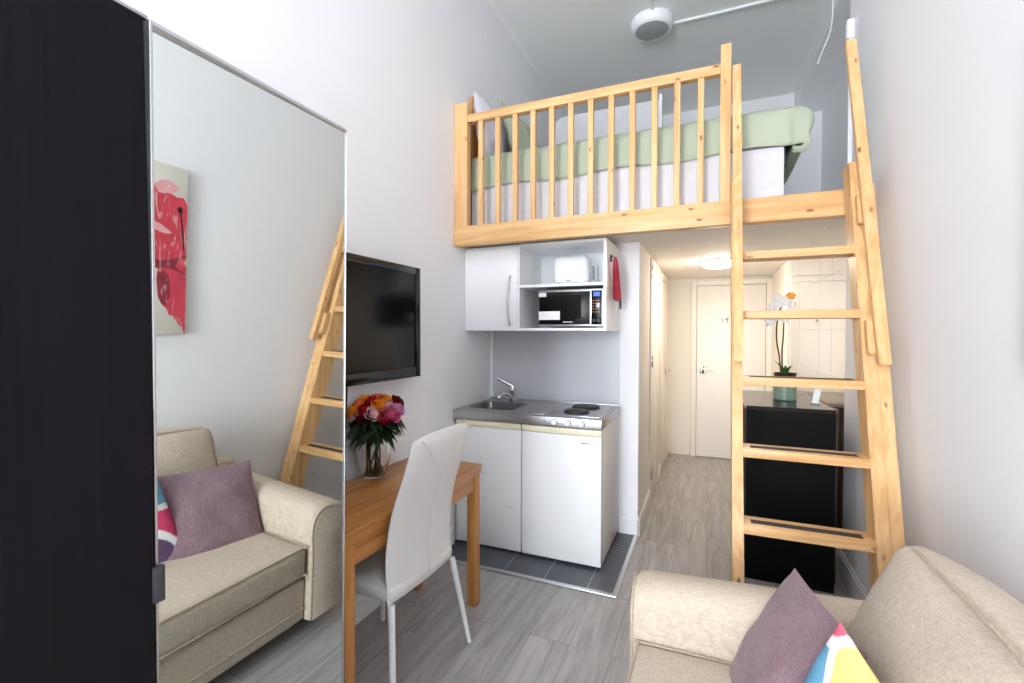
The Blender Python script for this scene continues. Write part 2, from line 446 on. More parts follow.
# skirting boards
def skirting(name, pts, m='trim'):
    bm = bmesh.new()
    for x0, x1, y0, y1 in pts:
        add_box(bm, x0, x1, y0, y1, 0, 0.115, 0.003); 
        add_box(bm, x0 + (0.004 if x1 - x0 < 0.1 else 0), x1 - (0.004 if x1 - x0 < 0.1 else 0), y0 + (0.004 if y1 - y0 < 0.1 else 0), y1 - (0.004 if y1 - y0 < 0.1 else 0), 0.112, 0.135, 0.004)
    return struct(name, bm, m)
skirting('baseboard_left', [(XL, XL + 0.018, YF, 2.72)])
skirting('baseboard_right', [(XR - 0.018, XR, YF, YP)])
skirting('baseboard_kitchen', [(-0.574, XH + 0.012, YK - 0.016, YK)])
skirting('baseboard_hall_left', [(XH, XH + 0.016, YK - 0.016, 3.969), (XH, XH + 0.016, 4.671, 4.809), (XH, XH + 0.016, 5.531, YD)], 'htrim')
skirting('baseboard_hall_end', [(XH + 0.016, -0.19, YD - 0.016, YD)], 'htrim')

# ceiling mouldings: boxed beam over the recess and a shallow cove on the left
struct('trim_1', box(0.815, XREC, 3.3, YD, 3.74, ZC), 'trim')
bm = bmesh.new(); add_prism(bm, [(XL, ZC - 0.03), (XL + 0.006, ZC - 0.03), (XL + 0.022, ZC - 0.008), (XL + 0.022, ZC), (XL, ZC)], 'y', YF, YD)
struct('trim_2', bm, 'ceil')
bm = box(XL - 0.003, XL + 0.006, 3.2, YD, 3.61, 3.63, 0.003)
struct('trim_3', bm, 'wall')
# white edge strip in the corner of the splashback
struct('trim_4', box(XL + 0.0, XL + 0.024, YK - 0.02, YK, 0.90, 1.43, 0.003), 'trim')

# doors
def hinge(parent, x, y, z):
    bm = bmesh.new(); add_box(bm, x, x + 0.006, y - 0.018, y + 0.018, z - 0.045, z + 0.045, 0.001)
    add_tube(bm, [(x + 0.008, y, z - 0.046), (x + 0.008, y, z + 0.046)], 0.006, 8)
    obj('hinge', bm, 'chrome', parent)

def struct_empty(name, loc):
    o = bpy.data.objects.new(name, None); COL.objects.link(o); o.location = loc; o['kind'] = 'structure'; return o

d1 = struct_empty('door_1', (0.225, YD, 0))
DX0, DX1, DZ = -0.127, 0.575, 1.952
obj('door_leaf', box(DX0 + 0.004, DX1 - 0.004, YD - 0.045, YD - 0.005, 0.008, DZ - 0.004, 0.002), 'door', d1)
bm = bmesh.new()
add_box(bm, DX0 - 0.06, DX0, YD - 0.055, YD, 0, DZ + 0.06, 0.006); add_box(bm, DX1, DX1 + 0.06, YD - 0.055, YD, 0, DZ + 0.06, 0.006)
add_box(bm, DX0, DX1, YD - 0.055, YD, DZ, DZ + 0.06, 0.006)
obj('door_frame', bm, 'htrim', d1)
bm = bmesh.new(); add_box(bm, -0.09, -0.045, YD - 0.052, YD - 0.044, 0.955, 1.035, 0.002)
add_tube(bm, smoothpts([(-0.067, YD - 0.05, 1.005), (-0.067, YD - 0.085, 1.005), (-0.055, YD - 0.095, 1.005), (0.04, YD - 0.095, 1.003)]), 0.008, 10)
obj('door_handle', bm, 'chrome', d1)
bm = bmesh.new(); add_box(bm, 0.13, 0.205, YD - 0.05, YD - 0.045, 1.565, 1.585, 0.002)
for xx in (0.145, 0.19): add_tube(bm, smoothpts([(xx, YD - 0.05, 1.575), (xx, YD - 0.075, 1.57), (xx, YD - 0.085, 1.545), (xx + 0.008, YD - 0.09, 1.53)]), 0.005, 8)
obj('coat_hook', bm, 'chrome', d1)

d2 = struct_empty('door_2', (XH, 4.3, 0))
obj('door_leaf', box(XH, XH + 0.008, 4.054, 4.596, 0.008, 1.98, 0.002), 'htrim', d2)
bm = bmesh.new()
add_box(bm, XH, XH + 0.014, 3.97, 4.05, 0, 2.03, 0.004); add_box(bm, XH, XH + 0.014, 4.60, 4.67, 0, 2.03, 0.004); add_box(bm, XH, XH + 0.014, 4.05, 4.60, 1.985, 2.03, 0.004)
obj('door_frame', bm, 'htrim', d2)
for z in (1.92, 1.18, 0.25): hinge(d2, XH + 0.014, 4.0, z)
d3 = struct_empty('door_3', (XH, 5.2, 0))
obj('door_leaf', box(XH, XH + 0.008, 4.884, 5.456, 0.008, 1.95, 0.002), 'htrim', d3)
bm = bmesh.new()
add_box(bm, XH, XH + 0.018, 4.81, 4.88, 0, 2.01, 0.004); add_box(bm, XH, XH + 0.018, 5.46, 5.53, 0, 2.01, 0.004); add_box(bm, XH, XH + 0.018, 4.88, 5.46, 1.955, 2.01, 0.004)
obj('door_frame', bm, 'htrim', d3)
bm = bmesh.new(); add_box(bm, XH + 0.008, XH + 0.016, 5.39, 5.435, 0.96, 1.04, 0.002)
add_tube(bm, smoothpts([(XH + 0.014, 5.41, 1.01), (XH + 0.055, 5.41, 1.01), (XH + 0.065, 5.395, 1.01), (XH + 0.065, 5.30, 1.005)]), 0.008, 10)
obj('door_handle', bm, 'chrome', d3)

# plank-panelled white cupboard across the end of the recess
d4 = struct_empty('door_4', (0.85, 4.63, 0))
CX0 = 0.626
obj('cupboard_side', box(CX0, CX0 + 0.02, 4.64, YD - 0.055, 0, ZH), 'hall', d4, smooth=False)
bm = bmesh.new(); xx = CX0 + 0.021; i = 0
for w in (0.065, 0.148, 0.085, 0.10, 0.042):
    x1 = min(xx + w, XREC)
    for z0, z1 in ((0.02, 1.443), (1.4445, 1.847), (1.853, 1.90), (1.905, ZH)):
        add_box(bm, xx + 0.0005, x1 - 0.0005, 4.63, 4.65, z0, z1, 0.0012, seg=1)
    xx = x1; i += 1
obj('plank_panel', bm, 'htrim', d4)
obj('panel_back', box(CX0 + 0.021, XREC, 4.648, 4.66, 0, ZH), 'htrim', d4, smooth=False)
bm = lathe([(0, 0), (0.012, 0), (0.012, 0.012), (0.006, 0.02), (0, 0.022)], mtx=Matrix.Translation((0.836, 4.63, 1.52)) @ Matrix.Rotation(PI / 2, 4, 'X'), n=14)
obj('knob', bm, 'chrome', d4)

# ------------------------------------------------------------------ kitchen floor tiles with a metal edge strip
TX1, TY0 = -0.44, 2.492
tiles = bmesh.new(); xe = [TX1 - 0.022]; x = -0.607
xs = [TX1 - 0.025, -0.607]
while xs[-1] > XL + 0.02: xs.append(max(XL + 0.002, xs[-1] - 0.2525))
ys = [TY0 + 0.028, 3.04, YK]
ys2 = [TY0 + 0.028, 2.535, 3.04, YK]
for a, b in zip(xs, xs[1:]):
    yy = ys2 if a == xs[0] else ys
    for c, d in zip(yy, yy[1:]):
        add_box(tiles, b + 0.002, a - 0.002, c + 0.002, d - 0.002, 0.0005, 0.006, 0.0008, seg=1)
t = struct('floor_tiles', tiles, 'tile')
obj('grout_bed', box(XL + 0.002, TX1 - 0.025, TY0 + 0.028, YK - 0.002, 0.0002, 0.0052), 'grout', t, smooth=False)
bm = bmesh.new(); add_box(bm, XL + 0.02, TX1, TY0, TY0 + 0.028, 0.0002, 0.009, 0.003); add_box(bm, TX1 - 0.025, TX1, TY0 + 0.028, YK - 0.017, 0.0002, 0.009, 0.003)
struct('trim_6', bm, 'alu')

# ------------------------------------------------------------------ wardrobe with sliding doors
XM = -0.906; WY0, WYM, WY1 = 0.02, 0.517, 0.995; WZ = 1.954
w = thing('sliding_wardrobe', 'tall black-brown wardrobe with one mirrored sliding door beside the wooden table', 'wardrobe', (-1.25, 0.5, 0))
bm = bmesh.new()
add_box(bm, XL + 0.002, XM - 0.055, WY0 - 0.02, WY0, 0, WZ + 0.01); add_box(bm, XL + 0.002, XM - 0.055, WY1 - 0.02, WY1 - 0.001, 0, WZ - 0.005)
add_box(bm, XL + 0.002, XM - 0.055, WY0, WY1 - 0.02, WZ - 0.03, WZ - 0.005); add_box(bm, XL + 0.002, XM - 0.055, WY0, WY1 - 0.02, 0, 0.06)
add_box(bm, XL + 0.002, XL + 0.012, WY0, WY1 - 0.02, 0.06, WZ - 0.03)
obj('body', bm, 'blackwood', w, smooth=False)
dp = obj('door_panel', box(XM - 0.036, XM - 0.003, WY0, WYM + 0.0005, 0.02, WZ + 0.006, 0.001), 'blackwood', w, smooth=False)
dp['label'] = 'black-brown wood grain sliding door'
bm = bmesh.new(); add_box(bm, XM - 0.036, XM - 0.001, WY0, WYM + 0.0005, WZ + 0.006, WZ + 0.012, 0.001)
obj('edge_strip', bm, 'alu', dp)
# the hung door leans very slightly, as its reflection shows
TLT, TYW, TLN = 0.025, 0.017, 0.0135
md = obj('mirror_frame', bmesh.new(), 'alu', w)
bm = bmesh.new()
for a, b in ((WYM + 0.001, WYM + 0.006), (WY1 - 0.0018, WY1)): add_box(bm, XM - 0.024, XM + 0.001, a, b, 0.015, WZ, 0.001)
add_box(bm, XM - 0.024, XM + 0.001, WYM + 0.006, WY1 - 0.003, WZ - 0.008, WZ, 0.001); add_box(bm, XM - 0.024, XM + 0.001, WYM + 0.006, WY1 - 0.003, 0.015, 0.03, 0.001)
for v in bm.verts: v.co.x += TLT * (v.co.z - 1.415); v.co.y += TLN * (1.415 - v.co.z)
bmesh.ops.translate(bm, vec=-world_loc(w), verts=bm.verts); bm.to_mesh(md.data); bm.free()
bm = bmesh.new(); vs = []
fx = lambda y, z: XM - 0.006 + TLT * (z - 1.415) + TYW * (y - 0.8)
F = [(WYM + 0.006, 0.028), (WY1 - 0.003, 0.028), (WY1 - 0.003, WZ - 0.006), (WYM + 0.006, WZ - 0.006)]
A = [bm.verts.new((fx(y, z), y + TLN * (1.415 - z), z)) for y, z in F]; B = [bm.verts.new((fx(y, z) - 0.004, y + TLN * (1.415 - z), z)) for y, z in F]
bm.faces.new(A); bm.faces.new(B[::-1])
for k in range(4): bm.faces.new((A[k], B[k], B[(k + 1) % 4], A[(k + 1) % 4]))
bmesh.ops.recalc_face_normals(bm, faces=bm.faces)
mp_ = obj('mirror_pane', bm, 'mirror', w, smooth=False); mp_['label'] = 'full-height mirror glass'
bm = box(XM - 0.012, XM + 0.004, WYM - 0.003, WYM + 0.016, 0.93, 0.995, 0.003)
obj('pull_handle', bm, 'darkgrey', w)

# ------------------------------------------------------------------ loft railing and beam
lr = thing('loft_railing', 'pine balustrade and beam along the front edge of the sleeping loft', 'railing', (-0.4, 2.77, 1.99))
b = obj('beam', box(XL + 0.001, 0.690, 2.737, 2.80, 1.99, 2.117, 0.004), 'pine_x', lr)
obj('post', box(XL + 0.002, -1.476, 2.745, 2.80, 2.117, 2.93, 0.003), 'pine_z', lr)
obj('post', box(0.046, 0.098, 2.745, 2.80, 2.117, 2.945, 0.003), 'pine_z', lr)
obj('top_rail', box(-1.476, 0.046, 2.748, 2.797, 2.795, 2.848, 0.004), 'pine_x', lr)
for k in range(12):
    x = -1.383 + k * (1.333 / 11)
    obj('baluster', box(x - 0.016, x + 0.016, 2.756, 2.788, 2.117, 2.796, 0.002), 'pine_z', lr)

# ------------------------------------------------------------------ loft ladder
LY0, LS = 2.590, 0.292
def lyf(z): return LY0 - LS * (2.046 - z)                     # front plane of the stiles
def slant_bar(x0, x1, z0, z1, off0, off1, cut=True):
    """A board parallel to the ladder's slope between two depths behind the front plane."""
    bm = bmesh.new()
    poly = [(lyf(z0) + off0, z0), (lyf(z0) + off1, z0), (lyf(z1) + off1, z1), (lyf(z1) + off0, z1)]
    add_prism(bm, poly, 'x', x0, x1)
    bmesh.ops.bevel(bm, geom=list(bm.edges), offset=0.003, segments=2, affect='EDGES')
    return bm
ld = thing('loft_ladder', 'steep pine loft ladder with handrails standing in front of the black chest', 'ladder', (0.37, 2.0, 0))
LX0, LX1 = 0.143, 0.597
obj('stile', slant_bar(0.099, LX0, 0.0, 2.215, 0.0, 0.124), 'pine_z', ld)
obj('stile', slant_bar(LX1, 0.642, 0.0, 2.215, 0.0, 0.124), 'pine_z', ld)
obj('stile', slant_bar(0.643, 0.688, 0.0, 2.10, 0.004, 0.12), 'pine_z', ld)
for z in (0.305, 0.612, 0.913, 1.217, 1.519, 1.808):
    y = lyf(z)
    t = obj('tread', box(LX0 - 0.006, LX1 + 0.006, y - 0.001, y + 0.121, z - 0.037, z, 0.003), 'pine_x', ld)
    g = obj('grip_strip', box(LX0 + 0.03, LX1 - 0.03, y + 0.035, y + 0.075, z - 0.0005, z + 0.0018), 'grip', t, smooth=False)
for x0, x1, zt in ((0.103, 0.143, 2.82), (0.629, 0.672, 2.835)):
    bm = slant_bar(x0, x1, 1.29, zt, -0.082, -0.046)
    if x0 > 0.3:
        for v in bm.verts: v.co.x -= 0.019 * (v.co.z - 1.29)
    h = obj('handrail', bm, 'pine_z', ld)
    for z in (1.33, 1.9):
        obj('spacer_block', slant_bar(x0 + (0.0 if x0 < 0.3 else -0.022), x1 - 0.012, z, z + 0.14, -0.0465, -0.0005), 'pine_z', h)

# ------------------------------------------------------------------ kitchen unit
ku = thing('kitchenette_worktop', 'stainless steel worktop with sink and two hotplates above the white doors', 'worktop', (-1.07, 3.0, 0.9))
KX0, KX1, KY0, KY1 = XL + 0.001, -0.574, 2.733, YK - 0.012
# top with the sink opening
SX0, SX1, SY0, SY1 = -1.525, -1.205, 2.86, 3.165
bm = bmesh.new()
for a in ((KX0, SX0, KY0, KY1), (SX1, KX1, KY0, KY1), (SX0, SX1, KY0, SY0), (SX0, SX1, SY1, KY1)):
    add_box(bm, a[0], a[1], a[2], a[3], 0.878, 0.9)
add_box(bm, KX0, KX1, KY0 - 0.002, KY0 + 0.012, 0.842, 0.9, 0.003); add_box(bm, KX1 - 0.004, KX1 + 0.001, KY0, KY1, 0.842, 0.9, 0.001)
add_box(bm, KX0, KX1, KY1 - 0.016, KY1, 0.9, 0.912, 0.004)
wt = obj('worktop_sheet', bm, 'steel', ku, smooth=True, angle=30)
# bowl
bm = bmesh.new()
def ring(x0, x1, y0, y1, z, r, n=6):
    out = []
    for cx, cy, a0 in ((x1 - r, y1 - r, 0), (x0 + r, y1 - r, PI / 2), (x0 + r, y0 + r, PI), (x1 - r, y0 + r, 1.5 * PI)):
        for k in range(n + 1): out.append((cx + r * math.cos(a0 + PI / 2 * k / n), cy + r * math.sin(a0 + PI / 2 * k / n), z))
    return out
rs = [ring(SX0 - 0.012, SX1 + 0.012, SY0 - 0.012, SY1 + 0.012, 0.9005, 0.05), ring(SX0 - 0.008, SX1 + 0.008, SY0 - 0.008, SY1 + 0.008, 0.903, 0.05), ring(SX0 + 0.004, SX1 - 0.004, SY0 + 0.004, SY1 - 0.004, 0.897, 0.05), ring(SX0 + 0.02, SX1 - 0.02, SY0 + 0.02, SY1 - 0.02, 0.775, 0.05), ring(SX0 + 0.04, SX1 - 0.04, SY0 + 0.04, SY1 - 0.04, 0.77, 0.05)]
rv = [[bm.verts.new(p) for p in r] for r in rs]
for a, b2 in zip(rv, rv[1:]):
    for k in range(len(a)): bm.faces.new((a[k], a[(k + 1) % len(a)], b2[(k + 1) % len(a)], b2[k]))
bm.faces.new(rv[-1]); bmesh.ops.recalc_face_normals(bm, faces=bm.faces); 
obj('sink_bowl', bm, 'shadedsteel', ku)
bm = lathe([(0, 0.773), (0.022, 0.775), (0.03, 0.777), (0.032, 0.7705)], (SX0 + SX1) / 2, (SY0 + SY1) / 2, 0); obj('drain', bm, 'chrome', ku)
# drainer grooves and hob plate
bm = bmesh.new(); add_box(bm, -1.18, -0.945, 2.79, 3.22, 0.8995, 0.9025, 0.001)
for k in range(7): add_box(bm, -1.17 + k * 0.031, -1.158 + k * 0.031, 2.80, 3.20, 0.902, 0.905, 0.0014)
obj('drainer', bm, 'steel', ku)
obj('hob_plate', box(-0.925, -0.60, 2.80, 3.255, 0.8995, 0.905, 0.002), 'steel', ku)
for x, y, r in ((-0.775, 2.915, 0.078), (-0.765, 3.125, 0.09)):
    bm = lathe([(0, 0.922), (r * 0.2, 0.922), (r * 0.22, 0.9205), (r * 0.93, 0.922), (r, 0.919), (r, 0.908), (r + 0.006, 0.906), (r + 0.006, 0.904)], x, y, 0, n=40)
    obj('hotplate', bm, 'hotplate', ku)
for x in (-0.862, -0.778, -0.693):
    mt = Matrix.Translation((x, KY0 - 0.002, 0.872)) @ Matrix.Rotation(PI / 2, 4, 'X')
    bm = bmesh.new(); add_lathe(bm, [(0.021, 0), (0.021, 0.006), (0.017, 0.02), (0, 0.021)], mtx=mt, n=22)
    add_box(bm, x - 0.003, x + 0.003, KY0 - 0.026, KY0 - 0.02, 0.856, 0.888, 0.001)
    obj('control_knob', bm, 'whiteg', ku)
obj('pilot_lamp', lathe([(0, 0.003), (0.004, 0.002), (0.005, 0)], mtx=Matrix.Translation((-0.93, KY0 - 0.002, 0.872)) @ Matrix.Rotation(PI / 2, 4, 'X'), n=10), 'black', ku)
# tap
tp = thing('mixer_tap', 'chrome single lever mixer tap behind the steel sink', 'tap', (-1.345, 3.215, 0.9))
bm = bmesh.new(); add_lathe(bm, [(0.032, 0), (0.032, 0.008), (0.024, 0.014), (0.022, 0.075), (0.024, 0.08), (0.024, 0.115), (0.016, 0.128), (0, 0.13)], -1.345, 3.215, 0.9)
obj('tap_body', bm, 'chrome', tp)
obj('spout', tube(smoothpts([(-1.345, 3.20, 0.935), (-1.352, 3.15, 0.962), (-1.36, 3.10, 0.972), (-1.37, 3.05, 0.966), (-1.374, 3.035, 0.945)]), [0.015] * 12 + [0.0135] * 13, 12), 'chrome', tp)
obj('lever', tube(smoothpts([(-1.345, 3.215, 1.02), (-1.38, 3.205, 1.035), (-1.43, 3.19, 1.062), (-1.45, 3.185, 1.07)]), [0.015] * 7 + [0.012] * 12, 10), 'chrome', tp)

# under-counter cupboard and fridge
cu = thing('under_sink_cupboard', 'white left-hand cupboard under the sink with a cream top grip', 'cupboard', (-1.33, 3.0, 0))
obj('body', box(-1.55, -1.090, 2.775, YK - 0.02, 0.022, 0.768, 0.002), 'fridgeside', cu)
d = obj('cupboard_door', box(-1.552, -1.087, KY0 + 0.004, 2.772, 0.024, 0.798, 0.004), 'fridge', cu)
obj('grip_rail', box(-1.552, -1.087, KY0 + 0.002, 2.772, 0.80, 0.838, 0.004), 'cream', d)
obj('plinth', box(-1.54, -1.11, 2.80, YK - 0.05, 0.006, 0.0218), 'black', cu, smooth=False)
bm = bmesh.new(); add_lathe(bm, [(0.006, 0), (0.006, 0.004), (0, 0.005)], mtx=Matrix.Translation((-1.155, KY0 + 0.004, 0.30)) @ Matrix.Rotation(PI / 2, 4, 'X'), n=10)
obj('screw_cap', bm, 'greyplastic', d)
obj('screw_cap', lathe([(0.006, 0), (0.006, 0.004), (0, 0.005)], mtx=Matrix.Translation((-1.345, KY0 + 0.004, 0.335)) @ Matrix.Rotation(PI / 2, 4, 'X'), n=10), 'greyplastic', d)
fr = thing('under_counter_fridge', 'white fridge under the hotplates with a cream top grip', 'fridge', (-0.835, 3.0, 0))
obj('body', box(-1.080, -0.577, 2.785, YK - 0.02, 0.022, 0.84, 0.003), 'fridgeside', fr)
d = obj('fridge_door', box(-1.0785, -0.575, KY0, 2.781, 0.024, 0.798, 0.006), 'fridge', fr)
obj('grip_rail', box(-1.0785, -0.575, KY0 - 0.001, 2.781, 0.80, 0.838, 0.004), 'cream', d)
obj('seal', box(-1.072, -0.583, 2.7805, 2.7855, 0.03, 0.835), 'greyplastic', fr, smooth=False)
bm = bmesh.new(); add_box(bm, -0.70, -0.645, KY0 - 0.0015, KY0 + 0.001, 0.752, 0.758)
obj('badge', bm, 'paint2', d, smooth=False)
for x in (-1.06, -0.61): obj('foot', lathe([(0, 0.0062), (0.018, 0.0062), (0.018, 0.015), (0.012, 0.024), (0, 0.024)], x, 2.82, 0, n=14), 'black', fr)
sb = tag(obj('splashback_panel', box(XL + 0.026, -0.574, YK - 0.009, YK - 0.001, 0.914, 1.43), 'splash', smooth=False), 'plain grey splashback panel on the wall above the steel worktop', 'splashback')

# wall cabinet
wc = thing('wall_cabinet', 'white wall cabinet with one closed door and two open shelves under the loft beam', 'cabinet', (-1.07, 3.1, 1.43))
CY0, CZ0, CZ1, CXR, CXD = 2.893, 1.428, 2.003, -0.584, -1.160
bm = bmesh.new()
add_box(bm, XL + 0.002, XL + 0.018, CY0 + 0.018, YK - 0.01, CZ0, CZ1); add_box(bm, CXD - 0.016, CXD, CY0, YK - 0.01, CZ0, CZ1, 0.001); add_box(bm, CXR - 0.018, CXR, CY0, YK - 0.01, CZ0, CZ1, 0.001)
for z0, z1, y in ((CZ0, CZ0 + 0.018, 0), (CZ1 - 0.018, CZ1, 0)):
    add_box(bm, XL + 0.018, CXD - 0.016, CY0 + 0.02, YK - 0.01, z0, z1); add_box(bm, CXD, CXR - 0.018, CY0, YK - 0.01, z0, z1, 0.001)
add_box(bm, XL + 0.002, CXR - 0.018, YK - 0.01, YK - 0.001, CZ0 + 0.01, CZ1 - 0.01)
obj('carcass', bm, 'white', wc, smooth=False)
obj('shelf', box(CXD, CXR - 0.018, CY0 + 0.001, YK - 0.011, 1.713, 1.731, 0.001), 'white', wc, smooth=False)
d = obj('cabinet_door', box(XL + 0.004, CXD - 0.018, CY0 - 0.001, CY0 + 0.0175, CZ0 + 0.002, CZ1 - 0.004, 0.0015), 'white', wc)
obj('bow_handle', tube(smoothpts([(-1.226, CY0, 1.795), (-1.227, CY0 - 0.02, 1.775), (-1.23, CY0 - 0.032, 1.70), (-1.232, CY0 - 0.036, 1.63), (-1.23, CY0 - 0.032, 1.56), (-1.227, CY0 - 0.02, 1.485), (-1.226, CY0, 1.465)]), 0.006, 8), 'steel', d)

# microwave
mw = thing('microwave_oven', 'black fronted microwave on the lower open shelf of the wall cabinet', 'microwave', (-0.82, 3.1, 1.449))
MX0, MX1, MY0, MZ0, MZ1 = -1.046, -0.605, 2.95, 1.456, 1.698
obj('casing', box(MX0, MX1, MY0 + 0.012, 3.29, MZ0, MZ1, 0.006), 'tvblack', mw)
fc = obj('front_frame', box(MX0, MX1, MY0, MY0 + 0.014, MZ0, MZ1, 0.004), 'alu', mw)
obj('oven_door', box(MX0 + 0.004, -0.698, MY0 - 0.006, MY0 + 0.002, MZ0 + 0.014, MZ1 - 0.016, 0.003), 'ovenglass', mw)
obj('door_window', box(MX0 + 0.04, -0.755, MY0 - 0.0068, MY0 - 0.005, MZ0 + 0.05, MZ1 - 0.04, 0.0003), 'ovenglass', mw, smooth=False)
pn = obj('control_panel', box(-0.690, -0.622, MY0 - 0.005, MY0 + 0.002, MZ0 + 0.012, MZ1 - 0.014, 0.002), 'ovenglass', mw)
obj('display', box(-0.676, -0.634, MY0 - 0.0066, MY0 - 0.004, 1.648, 1.674), 'blue', pn, smooth=False)
bm = bmesh.new()
for r in range(5):
    for c in range(3): add_box(bm, -0.681 + c * 0.017, -0.672 + c * 0.017, MY0 - 0.0062, MY0 - 0.004, 1.545 + r * 0.018, 1.551 + r * 0.018)
obj('button_legends', bm, 'orange', pn, smooth=False)
obj('power_sticker', box(-0.655, -0.636, MY0 - 0.0064, MY0 - 0.004, 1.575, 1.605), 'greyplastic', pn, smooth=False)
bm = bmesh.new()
for c in range(2): add_box(bm, -0.686 + c * 0.028, -0.662 + c * 0.028, MY0 - 0.007, MY0 - 0.004, 1.485, 1.503, 0.001)
obj('push_button', bm, 'black', pn)
s = obj('paper_sticker', box(MX0 + 0.004, MX0 + 0.15, MY0 - 0.0072, MY0 - 0.0055, 1.500, 1.556), 'white', mw, smooth=False); s['label'] = 'wide white paper sticker'
s = obj('paper_sticker', box(MX0 + 0.004, MX0 + 0.055, MY0 - 0.0072, MY0 - 0.0055, 1.652, 1.678), 'white', mw, smooth=False); s['label'] = 'small white paper sticker'
obj('maker_badge', box(-0.875, -0.81, MY0 - 0.0068, MY0 - 0.0055, 1.482, 1.488), 'greyplastic', mw, smooth=False)
for x in (MX0 + 0.04, MX1 - 0.04): obj('foot', box(x - 0.02, x + 0.02, MY0 + 0.02, MY0 + 0.06, 1.4492, MZ0 + 0.002, 0.002), 'white', mw)
# toaster
tt = thing('toaster', 'white rounded toaster on the upper open shelf of the wall cabinet', 'toaster', (-0.835, 3.06, 1.731))
bm = rbox(-0.966, -0.722, 2.99, 3.15, 1.736, 1.924, 0.04, cuts=12)
obj('shell', bm, 'whiteg', tt)
obj('base', box(-0.95, -0.722, 3.0, 3.14, 1.7312, 1.75, 0.004), 'greyplastic', tt)
bm = bmesh.new(); add_box(bm, -0.92, -0.75, 3.035, 3.058, 1.91, 1.9255, 0.002); add_box(bm, -0.92, -0.75, 3.082, 3.105, 1.91, 1.9255, 0.002)
obj('bread_slot', bm, 'darkgrey', tt)
obj('lever', tube(smoothpts([(-0.716, 3.06, 1.86), (-0.69, 3.06, 1.857), (-0.686, 3.06, 1.84), (-0.686, 3.06, 1.77), (-0.69, 3.06, 1.757), (-0.716, 3.06, 1.755)]), 0.006, 8), 'greyplastic', tt)
obj('maker_badge', box(-0.87, -0.838, 2.9885, 2.991, 1.757, 1.760), 'darkgrey', tt, smooth=False)
# red folded umbrella on the cabinet side
um = thing('folded_umbrella', 'red folded umbrella with a black handle hanging on the side of the wall cabinet', 'umbrella', (-0.55, 3.08, 1.60))
bm = bmesh.new(); n = 16; rows = []
for t_, ry, rx, yc in ((0, .008, .006, 3.02), (.08, .016, .012, 3.028), (.3, .024, .016, 3.048), (.6, .038, .019, 3.075), (.85, .048, .021, 3.10), (.96, .046, .02, 3.112), (1, .02, .012, 3.12)):
    z = 1.90 - t_ * 0.275
    rows.append([bm.verts.new((-0.5545 + rx * (1 + 0.25 * math.cos(4 * a)) * math.cos(a), yc + ry * (1 + 0.16 * math.cos(5 * a + t_ * 3)) * math.sin(a), z)) for a in [2 * PI * k / n for k in range(n)]])
for a, b2 in zip(rows, rows[1:]):
    for k in range(n): bm.faces.new((a[k], a[(k + 1) % n], b2[(k + 1) % n], b2[k]))
bm.faces.new(rows[0]); bm.faces.new(rows[-1][::-1]); bmesh.ops.recalc_face_normals(bm, faces=bm.faces)
obj('canopy', bm, 'red', um)
obj('handle', tube(smoothpts([(-0.55, 3.12, 1.66), (-0.548, 3.145, 1.655), (-0.545, 3.165, 1.64), (-0.545, 3.175, 1.60), (-0.545, 3.175, 1.575)]), 0.007, 8), 'black', um)
bm = bmesh.new(); add_box(bm, CXR, CXR + 0.012, 3.012, 3.022, 1.87, 1.915, 0.002); add_tube(bm, [(CXR + 0.008, 3.017, 1.905), (-0.555, 3.02, 1.896)], 0.003, 8)
obj('hanging_loop', bm, 'darkgrey', um)

# ------------------------------------------------------------------ television
tv = thing('television', 'black flat screen television on the left wall above the table', 'television', (-1.49, 1.7, 1.18))
TY0_, TY1_, TZ0, TZ1, TXF = 1.235, 2.215, 1.172, 1.771, -1.482
obj('shell', box(TXF - 0.055, TXF - 0.018, TY0_ + 0.01, TY1_ - 0.01, TZ0 + 0.01, TZ1 - 0.01, 0.008), 'black', tv)
bm = bmesh.new()
for a in ((TY0_, TY0_ + 0.045, TZ0, TZ1), (TY1_ - 0.045, TY1_, TZ0, TZ1), (TY0_ + 0.045, TY1_ - 0.045, TZ1 - 0.04, TZ1), (TY0_ + 0.045, TY1_ - 0.045, TZ0, TZ0 + 0.055)):
    add_box(bm, TXF - 0.02, TXF, a[0], a[1], a[2], a[3], 0.003)
obj('bezel', bm, 'tvblack', tv)
obj('screen', box(TXF - 0.016, TXF - 0.006, TY0_ + 0.045, TY1_ - 0.045, TZ0 + 0.055, TZ1 - 0.04), 'screen', tv, smooth=False)
obj('wall_bracket', box(XL + 0.001, TXF - 0.05, 1.55, 1.9, 1.35, 1.6, 0.004), 'darkgrey', tv)
obj('power_cable', tube(smoothpts([(-1.54, 1.70, 1.2), (-1.545, 1.702, 1.12), (-1.55, 1.70, 1.0), (-1.56, 1.70, 0.78), (-1.562, 1.69, 0.4)]), 0.004, 8), 'black', tv)

